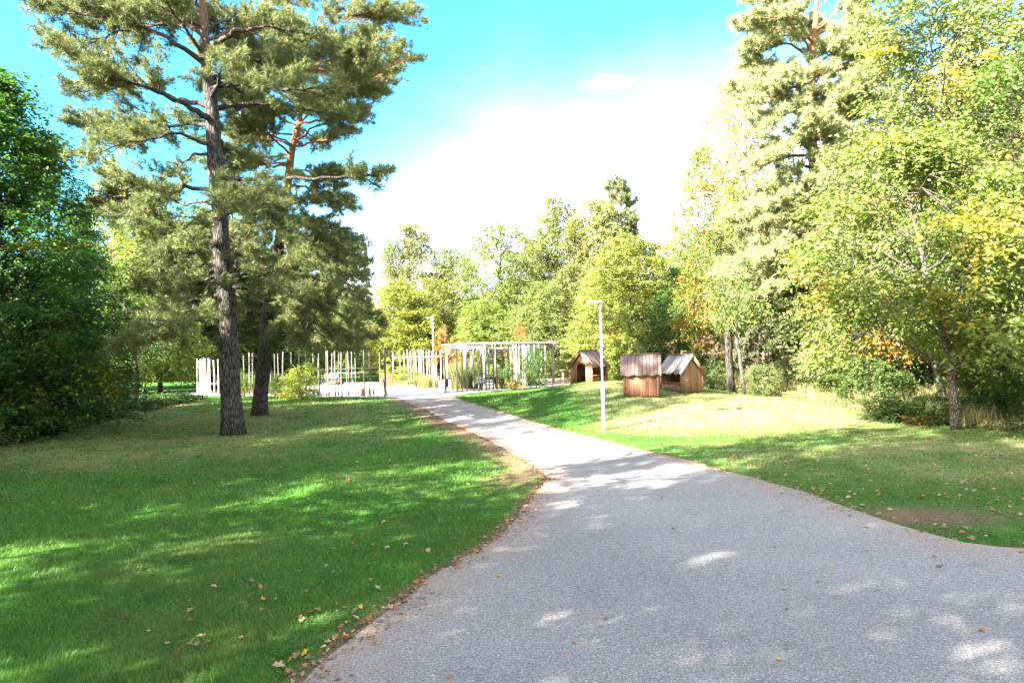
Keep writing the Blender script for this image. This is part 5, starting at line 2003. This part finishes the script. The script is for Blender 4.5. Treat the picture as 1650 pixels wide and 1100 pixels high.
# leaves blown against the left edge of the asphalt
cnt = 0
for i in range(len(Lw) - 1):
    a, b = Lw[i], Lw[i + 1]
    if not (i >= 2 and b.y < 19):
        continue
    L = (b - a).length
    for j in range(int(L * 14)):
        f = random.random()
        q = a + (b - a) * f
        nrm = Vector((-(b - a).y, (b - a).x, 0)).normalized()
        off = abs(random.gauss(0, .16)) - .07
        s_ = random.uniform(.045, .105)
        put_leaf(q.x + nrm.x * off, q.y + nrm.y * off, s_, random.choice(kinds), random.choice(cols_[:5]), 'along the left edge of the asphalt', random.random() * 6.28, .03 if off > 0 else .02)
        cnt += 1
        if cnt > 190:
            break
n_l = 0
while n_l < 62:
    px, py = random.uniform(230, 830), random.uniform(740, 1090)
    p = hit(px, py)
    d = poly_dist([(p.x, p.y)], PATH_S)[0]
    if d > -.1 or random.random() > math.exp(d / 1.9) * 1.3:
        continue
    put_leaf(p.x, p.y, random.uniform(.06, .11), random.choice(kinds), random.choice(cols_), 'in the grass of the left lawn', random.random() * 6.28, .035)
    n_l += 1

# the rest, too many to count: small leaves strewn over the lawns
N = 5200
y = 8 * (40 / 8.) ** RNG.random(N)
x = (RNG.random(N) * 2 - 1) * (y * .8)
right = x > 0
P = np.stack([x, y], 1)
d = poly_dist(P, PATH_S)
dens = np.where(d > 0, .012, np.where(right, .95 * np.exp(-((y - 16.5) / 6) ** 2) * sstep(3, 8, x) + .03, .25 * np.exp(d / 3.0) + .03))
dens = np.where((d <= 0) & (d > -.45), np.maximum(dens, .8), dens)
dens *= .5 + vnoise(P, .7, 77)
ok = (RNG.random(N) < dens) & ((y > 15) | (x > 2.0))
P = P[ok]
mb = MB()
k = len(P)
C = np.column_stack([P, T(P[:, 0], P[:, 1]) + np.where(d[ok] > 0, .02, .035)])
leaf_quads(mb, C, RNG.normal(0, 1, (k, 3)) * np.array([1, 1, .12]), .085, RNG, .7, .85)
o = mb.build('leaf_litter', M['litter'])
tag(o, 'scattered brown and tan fallen leaves on the lawns', 'leaf litter', kind='stuff')

# fragments and needles swept against the edges of the asphalt
sel = [(Lw, 1, 1.0), (Rw, -1, .6)]
D_ = []
for chain, sg, dn in sel:
    for a, b in zip(chain[:-1], chain[1:]):
        if max(a.y, b.y) > 40 or min(a.y, b.y) < 5:
            continue
        L = (b - a).length
        n = int(L * 150 * dn * (1.6 if a.y < 20 else .8))
        f = RNG.random(n)
        nr = np.array([-(b - a).y, (b - a).x]) / L
        off = RNG.normal(.0, .16, n) - .10
        D_.append(np.stack([a.x + (b.x - a.x) * f, a.y + (b.y - a.y) * f], 1) - nr[None] * off[:, None] * -1)
D_ = np.concatenate(D_)
D_ = D_[vnoise(D_, 1.4, 88) > .33]
mb = MB()
k = len(D_)
leaf_quads(mb, np.column_stack([D_, T(D_[:, 0], D_[:, 1]) + .022]), RNG.normal(0, 1, (k, 3)) * np.array([1, 1, .1]), .018 + .05 * RNG.random(k) ** 2.5, RNG, .45, .85)
o = mb.build('leaf_debris', M['litter'])
tag(o, 'crumbled leaves and needles swept along the asphalt edges', 'leaf debris', kind='stuff')

# clover and small broad-leaved weeds in the near lawn
N = 60000
y = 5 * (24 / 5.) ** RNG.random(N)
x = (RNG.random(N) * 2 - 1) * (y * .8)
P = np.stack([x, y], 1)
pt = vnoise(P, .55, 91) * .6 + vnoise(P, 1.9, 92) * .4
P = P[(pt > .60)]
P = P[poly_dist(P, PATH_S) < -.05]
k = len(P)
mb = MB()
leaf_quads(mb, np.column_stack([P, T(P[:, 0], P[:, 1]) + .02 + .03 * RNG.random(k)]), RNG.normal(0, 1, (k, 3)) * np.array([1, 1, .2]), .022 * np.maximum(1, P[:, 1] / 9), RNG, .9, .8)
o = mb.build('clover', LF, color=(.07, .19, .035))
tag(o, 'patches of clover and small weeds in the lawn', 'clover', kind='stuff')

# two young red-leaved trees
put('redtree', 'maple_tree', 'young red and orange tree behind the slim far lamp post', 'maple', 718, 50, 516, 26, (.3, .16, .04), 1.0)
put('redtree', 'maple_tree', 'young reddish tree behind the right bay of the pergola', 'maple', 838, 61, 512, 22, (.22, .16, .05), 2.0)
